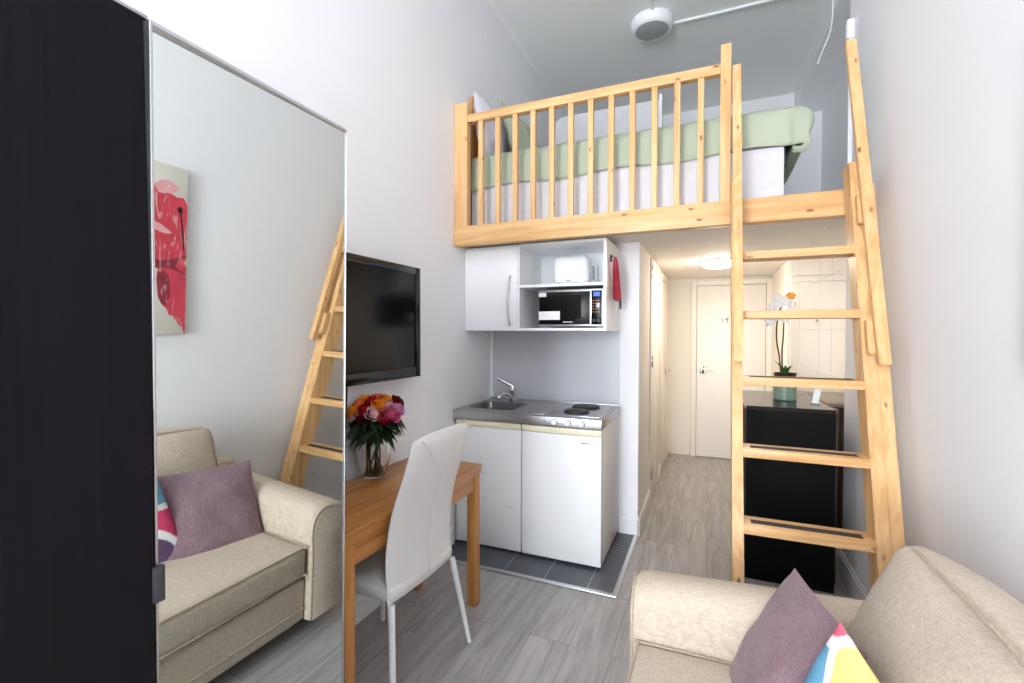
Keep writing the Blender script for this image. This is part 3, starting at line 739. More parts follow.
# ------------------------------------------------------------------ table
tb = thing('dining_table', 'orange-brown wooden table with a fold-over top against the left wall', 'table', (-1.122, 1.222, 0), math.radians(-2.2))
BX0, BX1, BY0, BY1 = -0.425, 0.0, 0.0, 0.965
def tpart(name, m, *a): return obj(name, box(*a), m, tb, local=True)
tpart('tabletop', 'oak_y', BX0, BX1, BY0, BY1, 0.708, 0.73, 0.003)
tpart('folded_leaf', 'oak_y', BX0 + 0.003, BX1 - 0.003, BY0 + 0.003, BY1 - 0.003, 0.684, 0.7065, 0.003)
tpart('apron', 'oak_y', BX1 - 0.035, BX1 - 0.015, BY0 + 0.055, BY1 - 0.055, 0.60, 0.684, 0.002)
tpart('apron', 'oak_y', BX0 + 0.015, BX0 + 0.035, BY0 + 0.055, BY1 - 0.055, 0.60, 0.684, 0.002)
tpart('apron', 'oak_x', BX0 + 0.05, BX1 - 0.055, BY1 - 0.035, BY1 - 0.015, 0.60, 0.684, 0.002)
tpart('apron', 'oak_x', BX0 + 0.05, BX1 - 0.055, BY0 + 0.015, BY0 + 0.035, 0.60, 0.684, 0.002)
for x in (BX0 + 0.008, BX1 - 0.058):
    for y in (BY0 + 0.008, BY1 - 0.058): tpart('leg', 'oak_z', x, x + 0.05, y, y + 0.05, 0, 0.684, 0.003)
obj('hinge', lathe([(0.009, 0), (0.009, 0.002), (0, 0.0025)], BX1 - 0.045, BY1 - 0.06, 0.7295, n=16), 'steel', tb, local=True)

# ------------------------------------------------------------------ chair
ch = thing('dining_chair', 'white leatherette high-backed chair pushed up to the wooden table', 'chair', (-1.050, 1.62, 0), math.radians(-3))
ZB = [(0.405, -0.004), (0.50, -0.012), (0.60, -0.012), (0.74, 0.012), (0.86, 0.056), (0.96, 0.088), (1.03, 0.102)]
def interp(z):
    for (a, b_), (c, d_) in zip(ZB, ZB[1:]):
        if z <= c: 
            t_ = (z - a) / (c - a); t_ = max(0, t_); return b_ + (d_ - b_) * t_
    return ZB[-1][1]
def sxb(z): return (interp(z - 0.04) + interp(z) + interp(z + 0.04)) / 3
bm = bmesh.new(); ny, nz = 16, 30; outer = {}; inner = {}
for i in range(nz + 1):
    for j in range(ny + 1):
        a = -1 + 2 * j / ny; tz = i / nz; z = 0.40 + tz * 0.635
        hw = 0.214 - 0.018 * tz + 0.006 * math.sin(PI * tz)
        if tz > 0.93: hw -= 0.012 * ((tz - 0.93) / 0.07) ** 2
        y = a * hw; 
        zz = z - (0.018 * abs(a) ** 4 if i == nz else 0)
        edge = (1 - abs(a) ** 6) * (1 - abs(2 * tz - 1) ** 14)
        xo = sxb(z) - 0.012 * a * a - 0.010 + 0.010 * max(edge, 0) ** 0.5
        xi = xo - 0.004 - 0.026 * max(edge, 0) ** 0.5
        outer[i, j] = bm.verts.new((xo, y, zz)); inner[i, j] = bm.verts.new((xi, y, zz))
for i in range(nz):
    for j in range(ny):
        bm.faces.new((outer[i, j], outer[i, j + 1], outer[i + 1, j + 1], outer[i + 1, j])); bm.faces.new((inner[i, j], inner[i + 1, j], inner[i + 1, j + 1], inner[i, j + 1]))
for i in range(nz):
    for j in (0, ny): 
        q = (outer[i, j], outer[i + 1, j], inner[i + 1, j], inner[i, j]); bm.faces.new(q if j == 0 else q[::-1])
for j in range(ny):
    for i in (0, nz):
        q = (outer[i, j], inner[i, j], inner[i, j + 1], outer[i, j + 1]); bm.faces.new(q if i == 0 else q[::-1])
bmesh.ops.recalc_face_normals(bm, faces=bm.faces)
bk = obj('backrest', bm, 'leather', ch, local=True, angle=60)
bm = bmesh.new()
def bp_(y, z): a = y / 0.222; return (sxb(z) - 0.012 * a * a + 0.0004, y, z)
for ends in (((-0.16, 1.015), (0.02, 0.84)), ((0.17, 1.015), (0.02, 0.84)), ((0.02, 0.84), (0.02, 0.42))):
    (ya, za), (yb, zb) = ends
    add_tube(bm, [bp_(ya + (yb - ya) * k / 14, za + (zb - za) * k / 14) for k in range(15)], 0.0012, 6)
obj('back_seam', bm, 'seam', bk, local=True)
obj('seat', rbox(-0.44, -0.012, -0.215, 0.215, 0.40, 0.47, 0.028, cuts=12, puff=0.006), 'leather', ch, local=True)
for s in (-1, 1):
    obj('leg', tube([(-0.018, s * 0.205, 0.40), (0.040, s * 0.262, 0.0)], [0.014, 0.0095], 14), 'whitemetal', ch, local=True)
    obj('leg', tube([(-0.40, s * 0.185, 0.402), (-0.425, s * 0.215, 0.0)], [0.014, 0.0095], 14), 'whitemetal', ch, local=True)

# ------------------------------------------------------------------ vase and roses
VX, VY, VZ = -1.472, 1.80, 0.73
prof = [(0.050, 0.0), (0.054, 0.004), (0.064, 0.03), (0.078, 0.085), (0.083, 0.125), (0.081, 0.155), (0.070, 0.180), (0.067, 0.192), (0.073, 0.205), (0.079, 0.212)]
inn = [(r - 0.0035, max(z, 0.009)) for r, z in prof]
full = [(0, 0)] + prof + inn[::-1] + [(0, 0.009)]
va = tag(obj('glass_vase', lathe(full, VX, VY, VZ, n=40), 'glass'), 'clear glass vase full of rose stems on the wooden table', 'vase')
center_origin(va, (VX, VY, VZ))

def rose_bm(c, ax, R, seed):
    rnd = random.Random(seed); bm = bmesh.new()
    axv = Vector(ax).normalized(); m = axv.to_track_quat('Z', 'Y').to_matrix().to_4x4(); m.translation = Vector(c)
    for lay, (r, cnt, flare, h0, h1) in enumerate(((0.22, 2, 0.0, -0.1, 0.62), (0.42, 3, 0.02, -0.3, 0.58), (0.64, 4, 0.10, -0.5, 0.48), (0.84, 5, 0.2, -0.65, 0.30), (0.98, 6, 0.34, -0.75, 0.05))):
        off = rnd.random() * 6
        for p in range(cnt):
            a0 = off + 2 * PI * p / cnt; span = 2 * PI / cnt * 0.72
            g = []
            for i in range(6):
                row = []
                for j in range(7):
                    u = i / 5; v = -1 + 2 * j / 6
                    w_ = (math.sin(PI * (0.18 + 0.62 * u)))
                    ang = a0 + v * span * w_
                    z = h0 + (h1 - h0) * u - 0.14 * v * v * u
                    rad = r * (0.45 + 0.55 * math.sin(PI * 0.5 * min(1, u * 1.5))) + flare * u ** 3 + 0.03 * math.sin(v * 3 + lay)
                    row.append(bm.verts.new(m @ Vector((rad * math.cos(ang) * R, rad * math.sin(ang) * R, z * R))))
                g.append(row)
            for i in range(5):
                for j in range(6): bm.faces.new((g[i][j], g[i][j + 1], g[i + 1][j + 1], g[i + 1][j]))
    add_lathe(bm, [(0, -0.85 * R), (0.5 * R, -0.6 * R), (0.66 * R, -0.2 * R), (0.4 * R, 0.2 * R), (0.12 * R, 0.36 * R), (0, 0.36 * R)], mtx=m, n=14)
    return bm

def leaf_bm(bm, base, d, up, L, W):
    d = Vector(d).normalized(); up = Vector(up); s = d.cross(up).normalized(); up = s.cross(d)
    base = Vector(base); rows = []
    for i in range(7):
        t_ = i / 6; w_ = W * math.sin(PI * (0.06 + 0.94 * t_) ** 0.8) * (1 - 0.3 * t_) if i < 6 else 0.0006
        c = base + d * (L * t_) - up * (0.35 * L * t_ * t_)
        rows.append([bm.verts.new(c - s * w_ + up * w_ * 0.35), bm.verts.new(c), bm.verts.new(c + s * w_ + up * w_ * 0.35)])
    for a, b2 in zip(rows, rows[1:]):
        for k in range(2): bm.faces.new((a[k], a[k + 1], b2[k + 1], b2[k]))

RC = {'red': (176, 22, 40), 'dark red': (110, 14, 34), 'pink': (222, 104, 148), 'pale pink': (244, 204, 206), 'orange': (244, 152, 32), 'coral': (236, 120, 74), 'lilac pink': (226, 158, 196)}
for k, c in RC.items(): M['rose ' + k] = mat('rose_petal_' + k.replace(' ', '_'), c, 0.6, spec=0.2, noise=0.12, nscale=40)
ROSES = [  # dx (right in view), dz height, depth towards camera, colour, radius, label
 (0.005, 0.305, 0.10, 'pale pink', 0.037, 'pale pink rose at the front centre of the bouquet'),
 (0.098, 0.298, 0.075, 'pink', 0.040, 'large bright pink rose low at the right front of the bouquet'),
 (-0.058, 0.325, 0.085, 'red', 0.036, 'bright red rose left of the pale pink rose'),
 (-0.045, 0.275, 0.10, 'dark red', 0.034, 'dark red rose below the bright red rose'),
 (0.042, 0.352, 0.06, 'orange', 0.037, 'large orange rose at the centre above the pink rose'),
 (0.085, 0.352, 0.035, 'pale pink', 0.027, 'small pale pink rose between the orange and lilac roses'),
 (0.135, 0.332, 0.02, 'lilac pink', 0.036, 'lilac pink rose on the right side of the bouquet'),
 (0.142, 0.372, -0.02, 'dark red', 0.032, 'dark red rose at the far right top of the bouquet'),
 (0.08, 0.392, -0.02, 'orange', 0.031, 'orange rose at the top right of the bouquet'),
 (-0.015, 0.385, 0.02, 'red', 0.034, 'deep red rose at the top centre of the bouquet'),
 (-0.055, 0.395, -0.01, 'orange', 0.031, 'orange rose at the top left of the bouquet'),
 (-0.085, 0.362, 0.04, 'coral', 0.031, 'coral rose at the upper left of the bouquet'),
 (-0.115, 0.325, 0.05, 'orange', 0.034, 'orange rose at the left edge of the bouquet'),
 (-0.105, 0.285, 0.06, 'pale pink', 0.030, 'small pale rose low at the left edge of the bouquet'),
 (0.055, 0.262, 0.11, 'red', 0.026, 'small red bud low between the pale and bright pink roses'),
 (0.03, 0.405, -0.04, 'coral', 0.029, 'coral rose at the back top of the bouquet'),
]
for i, (dx, dz, dd, c, R, lab) in enumerate(ROSES):
    # view-right and view-near directions seen from the room
    hd = Vector((VX + dx * 0.76 + dd * 0.50, VY + dx * 0.37 - dd * 0.58, VZ + 0.288 + (dz - 0.262) * 0.60))
    hd.x = max(hd.x, XL + R + 0.012)
    ax = Vector((hd.x - VX, hd.y - VY, 0)) * 2.2 + Vector((0, 0, 0.22))
    r = thing('rose', lab, 'rose', hd, 0, 'roses in the glass vase')
    obj('bloom', rose_bm(hd, ax, R, i), 'rose ' + c, r)
    a = 2 * PI * i / len(ROSES); rr = 0.018 + 0.026 * ((i * 7) % 5) / 4
    foot = Vector((VX + rr * math.cos(a), VY + rr * math.sin(a), VZ + 0.014))
    nk = Vector((VX + (hd.x - VX) * 0.36, VY + (hd.y - VY) * 0.36, VZ + 0.205))
    mxn = Vector((nk.x - VX, nk.y - VY, 0))
    if mxn.length > 0.046: mxn = mxn.normalized() * 0.046; nk.x, nk.y = VX + mxn.x, VY + mxn.y
    top = hd - ax.normalized() * R * 0.75
    obj('stem', tube(smoothpts([foot, (foot + nk) / 2, nk, top], 5), 0.0038, 7), 'stem', r)
    bm = bmesh.new(); rnd = random.Random(i * 5 + 1)
    for k in range(12):
        t_ = 0.0 + 0.07 * k; p = nk + (top - nk) * t_
        aa = math.atan2(hd.y - VY, hd.x - VX) + (rnd.random() - 0.5) * 3.6
        leaf_bm(bm, p, (math.cos(aa), math.sin(aa), 0.15 - 0.75 * rnd.random()), (0, 0, 1), 0.07 + 0.04 * rnd.random(), 0.021)
    for v in bm.verts: v.co.x = max(v.co.x, XL + 0.004)
    obj('leaves', bm, 'leaf', r)

# ------------------------------------------------------------------ sofa
so = thing('sofa', 'beige fabric sofa with rolled arms along the right wall', 'sofa', (0.25, 0.80, 0))
SXF, SYI, SYO = -0.195, 1.545, 1.79            # front, inner and outer faces of the far arm
SYC = 0.80
def arm_bm(sgn):
    prof = [(0.0, 0.08), (0.0, 0.38), (-0.006, 0.48), (0.006, 0.545), (0.04, 0.582), (0.09, 0.592), (0.14, 0.583), (0.19, 0.56), (0.225, 0.52), (0.238, 0.475), (0.228, 0.42), (0.212, 0.38), (0.21, 0.08)]
    prof = [(p.x, p.y) for p in smoothpts([(a, b_, 0) for a, b_ in prof], 3)]
    bm = bmesh.new(); xs_ = [SXF - 0.035, SXF - 0.03, SXF - 0.014, SXF + 0.02, 0.0, 0.2, 0.4, 0.6, 0.715, 0.72]; rings_ = []
    n = len(prof); cy, cz = 0.115, 0.33
    for xi, x in enumerate(xs_):
        k = {0: 0.86, 1: 0.93, 2: 0.985, 9: 0.96}.get(xi, 1.0)
        rings_.append([bm.verts.new((x, SYC + sgn * (SYI - SYC + cy + (p[0] - cy) * k), max(0.08, cz + (p[1] - cz) * (k if p[1] > 0.1 else 1.0)) + (0.045 * (x - SXF) / 0.9 if p[1] > 0.38 else 0))) for p in prof])
    for a, b2 in zip(rings_, rings_[1:]):
        for k in range(n): bm.faces.new((a[k], a[(k + 1) % n], b2[(k + 1) % n], b2[k]))
    bm.faces.new(rings_[0]); bm.faces.new(rings_[-1])
    bmesh.ops.recalc_face_normals(bm, faces=bm.faces)
    return bm, prof
for sgn in (1, -1):
    bm, prof = arm_bm(sgn)
    a = obj('arm', bm, 'sofa', so, angle=50)
    cy, cz = 0.115, 0.33
    pts = [(SXF - 0.028, SYC + sgn * (SYI - SYC + cy + (p[0] - cy) * 0.955), max(0.085, cz + (p[1] - cz) * (0.955 if p[1] > 0.1 else 1)) + (0.045 * (-0.028) / 0.9)) for p in prof]
    obj('arm_piping', tube(pts, 0.005, 8), 'piping', a)
y0s, y1s = SYC - (SYI - SYC) + 0.003, SYI - 0.003
obj('base_frame', rbox(SXF, 0.70, y0s, y1s, 0.08, 0.28, 0.02, cuts=8), 'sofa', so)
obj('front_seam', tube([(SXF - 0.003, y0s + 0.01, 0.14), (SXF - 0.003, y1s - 0.01, 0.14)], 0.004, 8), 'piping', so)
obj('back_frame', rbox(0.55, 0.725, y0s - 0.2, y1s + 0.2, 0.08, 0.66, 0.05, cuts=10, puff=0.0), 'sofa', so)
sc_ = obj('seat_cushion', rbox(SXF - 0.012, 0.42, y0s + 0.004, y1s - 0.004, 0.285, 0.428, 0.03, cuts=16, puff=0.010, wob=0.0015), 'sofa', so)
bm = bmesh.new()
for z in (0.421, 0.297):
    pts = smoothpts([(0.3, y1s - 0.008, z), (SXF + 0.03, y1s - 0.008, z), (SXF - 0.002, y1s - 0.03, z), (SXF - 0.006, y1s - 0.08, z), (SXF - 0.018, SYC, z), (SXF - 0.006, y0s + 0.08, z), (SXF - 0.002, y0s + 0.03, z), (SXF + 0.03, y0s + 0.008, z), (0.3, y0s + 0.008, z)], 5)
    add_tube(bm, pts, 0.0045, 8)
obj('cushion_piping', bm, 'piping', sc_)
for yc, ylen in ((1.165, 0.74), (0.42, 0.72)):
    mt = Matrix.Translation((0.395, yc, 0.455)) @ Matrix.Rotation(math.radians(23), 4, 'Y')
    bc = obj('back_cushion', rbox(-0.10, 0.09, -ylen / 2, ylen / 2, 0.0, 0.425, 0.05, cuts=18, puff=0.03, wob=0.003, mtx=mt), 'sofa', so)
    bm = bmesh.new()
    ring_ = [(-0.085, -ylen / 2 + 0.02, 0.06), (-0.09, -ylen / 2 + 0.014, 0.2), (-0.085, -ylen / 2 + 0.015, 0.37), (-0.078, -ylen / 2 + 0.04, 0.41), (-0.085, -ylen / 4, 0.422), (-0.088, 0, 0.426), (-0.085, ylen / 4, 0.422), (-0.078, ylen / 2 - 0.04, 0.41), (-0.085, ylen / 2 - 0.015, 0.37), (-0.09, ylen / 2 - 0.014, 0.2), (-0.085, ylen / 2 - 0.02, 0.06)]
    add_tube(bm, [mt @ p for p in smoothpts(ring_, 5)], 0.005, 8)
    obj('cushion_piping', bm, 'piping', bc)
for x in (-0.12, 0.62):
    for y in (0.02, 1.66): obj('foot', lathe([(0, 0), (0.022, 0), (0.028, 0.082), (0, 0.082)], x, y, 0, n=14), 'black', so)

# throw cushions
m_ = frame_mtx((0.185, 1.355, 0.558), (-0.07, 0.36, -0.01), (0.152, 0.03, 0.29))
bm = pillow_bm(0.40, 0.40, 0.12, seed=3, wr=0.003, pinch=0.03)
bmesh.ops.transform(bm, matrix=m_, verts=bm.verts)
p = obj('throw_cushion', bm, 'purple'); tag(p, 'dusty purple square cushion leaning against the sofa back', 'cushion', 'cushions on the sofa'); center_origin(p, m_.translation)

TR, BR, TL = Vector((0.25, 1.15, 0.81)), Vector((0.105, 1.33, 0.49)), Vector((0.34, 0.84, 0.72))
cc = (TL + BR) / 2; m_ = frame_mtx(cc + Vector((0.0275, -0.083, -0.028)), TR - TL, TR - BR)
SEEDS = [(1.02, 1.0, (222, 104, 128)), (0.40, 0.70, (228, 210, 132)), (0.90, 0.44, (112, 170, 204)), (0.98, -0.35, (208, 70, 110)), (0.25, 0.02, (220, 110, 134)),
         (-0.35, 0.95, (38, 150, 120)), (-0.45, 0.25, (70, 150, 196)), (0.55, -0.85, (110, 84, 118)), (-0.25, -0.6, (44, 128, 160)), (-0.95, -0.3, (240, 214, 96)), (-0.95, 0.6, (222, 104, 128)), (-0.9, -0.95, (110, 84, 118))]
bm = pillow_bm(0.40, 0.40, 0.11, n=110, pinch=0.02, seed=5, wr=0.003)
cl = bm.loops.layers.float_color.new('Col')
for f in bm.faces:
    for l in f.loops:
        a, b_ = l.vert.co.x / 0.2, l.vert.co.y / 0.2
        a2 = a + 0.09 * math.sin(b_ * 5); b2_ = b_ + 0.09 * math.sin(a * 5 + 1)
        ds = sorted(((a2 - s[0]) ** 2 + (b2_ - s[1]) ** 2, s[2]) for s in SEEDS)
        wl = math.sqrt(ds[1][0]) - math.sqrt(ds[0][0])
        l[cl] = lin((242, 241, 240)) if wl < 0.12 else lin(ds[0][1])
bmesh.ops.transform(bm, matrix=m_, verts=bm.verts)
p = obj('throw_cushion', bm, 'multi'); tag(p, 'cushion with yellow blue and pink patches outlined in white', 'cushion', 'cushions on the sofa'); center_origin(p, cc)

# ------------------------------------------------------------------ canvas picture on the right wall
pc = thing('canvas_picture', 'narrow tall canvas with a big red flower on the right wall above the sofa', 'picture', (XR, 1.35, 1.33))
AY0, AY1, AZ0, AZ1 = 1.12, 1.535, 1.325, 2.165
obj('canvas', box(XR - 0.03, XR - 0.001, AY0, AY1, AZ0, AZ1, 0.002), 'canvas', pc)
def blob(bm, pts, lay, sub=5):
    pp = smoothpts([(0, a, b_) for a, b_ in pts] + [(0, pts[0][0], pts[0][1])], sub)[:-1]
    cyy = sum(p.y for p in pp) / len(pp); czz = sum(p.z for p in pp) / len(pp)
    rnd = random.Random(len(pts) + int(1000 * pts[0][0])); x = XR - 0.0302 - 0.0003 * lay
    c = bm.verts.new((x, cyy, czz)); ring_ = []
    for p in pp:
        k = 1 + 0.16 * (rnd.random() - 0.5)
        ring_.append(bm.verts.new((x, min(AY1, max(AY0, cyy + (p.y - cyy) * k)), min(AZ1, max(AZ0, czz + (p.z - czz) * k)))))
    for a, b2 in zip(ring_, ring_[1:] + ring_[:1]): bm.faces.new((c, b2, a))
_b0 = blob
def blob(bm, pts, lay): return _b0(bm, [(p - 0.04, q) for p, q in pts], lay)
bm = bmesh.new()
blob(bm, [(1.33, 2.02), (1.45, 2.04), (1.57, 2.0), (1.575, 1.85), (1.575, 1.72), (1.48, 1.655), (1.40, 1.65), (1.33, 1.75)], 1)
blob(bm, [(1.16, 1.95), (1.25, 2.0), (1.33, 1.95), (1.35, 1.8), (1.33, 1.68), (1.22, 1.66), (1.16, 1.75)], 2)
blob(bm, [(1.46, 1.70), (1.53, 1.70), (1.575, 1.66), (1.575, 1.45), (1.575, 1.34), (1.54, 1.38), (1.47, 1.46), (1.45, 1.56)], 2)
blob(bm, [(1.16, 1.64), (1.28, 1.64), (1.37, 1.62), (1.36, 1.52), (1.27, 1.44), (1.16, 1.45)], 2)
obj('painted_petals', bm, 'paint', pc, smooth=False)
bm = bmesh.new()
blob(bm, [(1.34, 1.74), (1.42, 1.685), (1.50, 1.70), (1.575, 1.73), (1.52, 1.67), (1.575, 1.63), (1.46, 1.655), (1.36, 1.62), (1.40, 1.665)], 4)
blob(bm, [(1.44, 1.64), (1.49, 1.62), (1.50, 1.52), (1.47, 1.47), (1.44, 1.53)], 4)
obj('petal_shading_strokes', bm, 'paint2', pc, smooth=False)
bm = bmesh.new(); blob(bm, [(1.42, 2.06), (1.48, 2.09), (1.53, 2.06), (1.50, 2.03), (1.44, 2.02)], 3)
obj('pale_stroke', bm, 'paint3', pc, smooth=False)
bm = bmesh.new(); blob(bm, [(1.36, 1.9), (1.46, 1.86), (1.50, 1.83), (1.44, 1.83), (1.37, 1.87)], 4)
obj('pale_stroke', bm, 'paint3', pc, smooth=False)
bm = bmesh.new(); blob(bm, [(1.525, 1.955), (1.535, 1.97), (1.548, 1.965), (1.55, 1.945), (1.538, 1.935)], 5)
blob(bm, [(1.536, 1.95), (1.542, 1.95), (1.556, 1.85), (1.562, 1.76), (1.556, 1.76), (1.549, 1.85)], 5)
obj('stamen_strokes', bm, 'ink', pc, smooth=False)

# ------------------------------------------------------------------ chest and its things
cs = thing('chest_of_drawers', 'tall black chest of drawers behind the ladder', 'chest', (0.42, 3.4, 0))
QX0, QX1, QY0, QY1 = 0.205, 0.640, 3.0, 3.80
bm = bmesh.new()
add_box(bm, QX0, QX1, QY0, QY0 + 0.02, 0, 0.975, 0.0015); add_box(bm, QX0, QX1, QY1 - 0.02, QY1, 0, 0.975, 0.0015)
add_box(bm, QX0 + 0.02, QX1 - 0.012, QY0 + 0.02, QY1 - 0.02, 0.0, 0.06); add_box(bm, QX0 + 0.03, QX1 - 0.012, QY0 + 0.02, QY1 - 0.02, 0.9, 0.96)
obj('body', bm, 'chest', cs, smooth=False)
obj('top', box(QX0 - 0.002, QX1, QY0 - 0.002, QY1 + 0.002, 0.9755, 1.0, 0.0015), 'chesttop', cs, smooth=False)
for k in range(4):
    d = obj('drawer', box(QX0 + 0.002, QX0 + 0.02, QY0 + 0.022, QY1 - 0.022, 0.07 + k * 0.226, 0.07 + k * 0.226 + 0.221, 0.0015), 'chest', cs)
bkp = obj('back_panel', box(QX1 + 0.0005, QX1 + 0.007, QY0 + 0.003, QY1 - 0.003, 0.05, 0.985, 0.001), 'darkbrown', cs)
bkp = obj('back_edge', box(QX1 + 0.0005, QX1 + 0.008, QY0 + 0.003, QY1 - 0.003, 0.9855, 1.003, 0.001), 'brown', cs); bkp['label'] = 'raw brown wood back edge'
lb = thing('low_cabinet', 'low brown wooden cabinet in the gap behind the black chest', 'cabinet', (0.86, 4.2, 0))
obj('body', box(0.665, XREC - 0.005, 3.9, 4.61, 0.03, 0.90, 0.003), 'darkbrown', lb); obj('top', box(0.655, XREC - 0.004, 3.885, 4.615, 0.90, 0.925, 0.003), 'dullgrey', lb)
for a in ((0.67, 0.85), (0.857, 1.06)): obj('door', box(a[0], a[1], 3.886, 3.9, 0.05, 0.89, 0.002), 'darkbrown', lb)
obj('base', box(0.67, XREC - 0.01, 3.92, 4.6, 0, 0.03), 'black', lb, smooth=False)

oc = thing('potted_orchid', 'white orchid with an orange bloom in a green pot on the black chest', 'orchid', (0.441, 3.336, 1.0))
OX, OY, OZ = 0.441, 3.345, 1.0
obj('pot', lathe([(0, 0), (0.058, 0), (0.064, 0.006), (0.066, 0.10), (0.067, 0.118), (0.06, 0.12), (0.059, 0.1), (0, 0.1)], OX, OY, OZ, n=30), 'pot', oc)
obj('soil', lathe([(0, 0.112), (0.03, 0.113), (0.0595, 0.104)], OX, OY, OZ, n=24), 'soil', oc)
obj('nursery_liner', lathe([(0.05, 0.1), (0.062, 0.168), (0.0635, 0.168), (0.052, 0.1)], OX, OY, OZ, n=24), 'black', oc)
for k, (aa, L_) in enumerate(((0.4, 0.12), (2.2, 0.11), (3.6, 0.13), (5.3, 0.12), (1.4, 0.10))):
    bm = bmesh.new(); leaf_bm(bm, (OX, OY, OZ + 0.14), (math.cos(aa) * 0.25, math.sin(aa) * 0.25, 1.0), (-math.cos(aa), -math.sin(aa), 0.25), L_ * (0.75 + 0.1 * k % 0.3), 0.022); obj('leaf', bm, 'oleaf', oc)
st = [smoothpts([(OX - 0.02, OY, OZ + 0.1), (OX - 0.03, OY, OZ + 0.25), (OX - 0.048, OY, OZ + 0.37), (OX - 0.048, OY - 0.01, OZ + 0.48), (OX - 0.03, OY - 0.02, OZ + 0.57), (OX + 0.01, OY - 0.03, OZ + 0.63)]),
      smoothpts([(OX - 0.01, OY, OZ + 0.1), (OX - 0.018, OY, OZ + 0.28), (OX - 0.012, OY, OZ + 0.40), (OX - 0.014, OY - 0.01, OZ + 0.50), (OX - 0.04, OY - 0.02, OZ + 0.56)])]
for s_ in st: obj('flower_stem', tube(s_, 0.0045, 8), 'ostem', oc)
def orchid_flower(c, f, R, m):
    f = Vector(f).normalized(); mt = f.to_track_quat('Z', 'Y').to_matrix().to_4x4(); mt.translation = Vector(c)
    bm = bmesh.new()
    for k in range(5):
        a = PI / 2 + 2 * PI * k / 5; wide = 0.62 if k in (1, 4) else 0.4
        rows = []
        for i in range(6):
            t_ = i / 5; w_ = R * wide * math.sin(PI * (0.1 + 0.86 * t_)) ; 
            rows.append([bm.verts.new(mt @ (Matrix.Rotation(a, 4, 'Z') @ Vector((R * t_, w_ * v, 0.18 * R * math.sin(PI * t_) - 0.1 * R * v * v + 0.002 * k)))) for v in (-1, -0.5, 0, 0.5, 1)])
        for p_, q_ in zip(rows, rows[1:]):
            for j in range(4): bm.faces.new((p_[j], p_[j + 1], q_[j + 1], q_[j]))
    add_lathe(bm, [(0, 0.3 * R), (0.14 * R, 0.22 * R), (0.2 * R, 0.02 * R), (0, 0)], mtx=mt, n=10)
    return obj('flower', bm, m, oc)
for c, f, R, m in (((-0.075, -0.03, 0.485), (-0.2, -1, -0.1), 0.045, 'wpetal'), ((-0.035, -0.045, 0.515), (-.1, -1, 0.1), 0.048, 'wpetal'), ((0.0, -0.045, 0.50), (0.3, -1, 0), 0.042, 'wpetal'), ((-0.055, -0.03, 0.575), (-0.3, -1, 0.3), 0.044, 'wpetal'),
                   ((-0.005, -0.05, 0.60), (0.1, -1, 0.3), 0.05, 'wpetal'), ((0.03, -0.04, 0.635), (0.2, -1, 0.35), 0.034, 'opetal'), ((-0.045, -0.03, 0.63), (-.3, -.9, .5), 0.036, 'wpetal'), ((0.035, -0.04, 0.58), (0.4, -1, 0.1), 0.036, 'wpetal')):
    o_ = orchid_flower((OX + c[0] - 0.012, OY + c[1], OZ + c[2] + 0.006), f, R * 0.84, m)
    if m == 'opetal': o_['label'] = 'orange bloom'
gd = thing('card_stand', 'small white tilted card stand on the right of the black chest', 'stand', (0.585, 3.23, 1.0))
obj('base', box(0.562, 0.605, 3.21, 3.25, 1.0002, 1.012, 0.004), 'white', gd)
bm = bmesh.new(); add_box(bm, -0.018, 0.018, -0.006, 0.006, 0.0, 0.085, 0.005, mtx=Matrix.Translation((0.583, 3.232, 1.008)) @ Matrix.Rotation(0.22, 4, 'Y') @ Matrix.Rotation(-0.25, 4, 'X'))
obj('card', bm, 'white', gd)

# thin drying lines across the recess
tag(obj('ceiling_cable', tube([(0.636, 2.95, ZH - 0.003), (0.64, 3.98, ZH - 0.003)], 0.003, 8), 'cable'), 'thin white cable clipped along the hall ceiling above the top ladder tread', 'cable')
tag(obj('drying_line', tube([(0.847, 3.301, 1.865), (0.65, 4.5, 1.742), (0.627, 4.629, 1.73)], 0.0018, 6), 'cable'), 'thin line slanting across the top of the panelled cupboard', 'line', 'drying lines')
tag(obj('drying_line', tube([(0.814, 3.301, 1.119), (0.65, 4.5, 1.151), (0.629, 4.629, 1.155)], 0.0018, 6), 'cable'), 'thin line slanting across the lower panelled cupboard just above the black chest', 'line', 'drying lines')

# ------------------------------------------------------------------ bed on the loft
bd = thing('loft_bed', 'white quilted divan bed on the loft behind the pine balustrade', 'bed', (-0.55, 3.5, ZL))
EX0, EX1, EY0, EY1 = -1.53, 0.372, 2.905, 4.15
obj('divan_base', rbox(EX0, EX1, EY0, EY1, ZL + 0.002, 2.43, 0.02, cuts=10), 'divan', bd)
obj('mattress', rbox(EX0, EX1, EY0 + 0.004, EY1, 2.432, 2.625, 0.04, cuts=10), 'divan', bd)
obj('headboard', box(XL + 0.004, XL + 0.024, EY0 + 0.06, EY1, ZL, 3.085, 0.004), 'oak_z', bd)
obj('end_bracket', box(EX1 + 0.003, EX1 + 0.02, 3.0, 3.06, 2.35, 2.44, 0.004), 'darkgrey', bd)
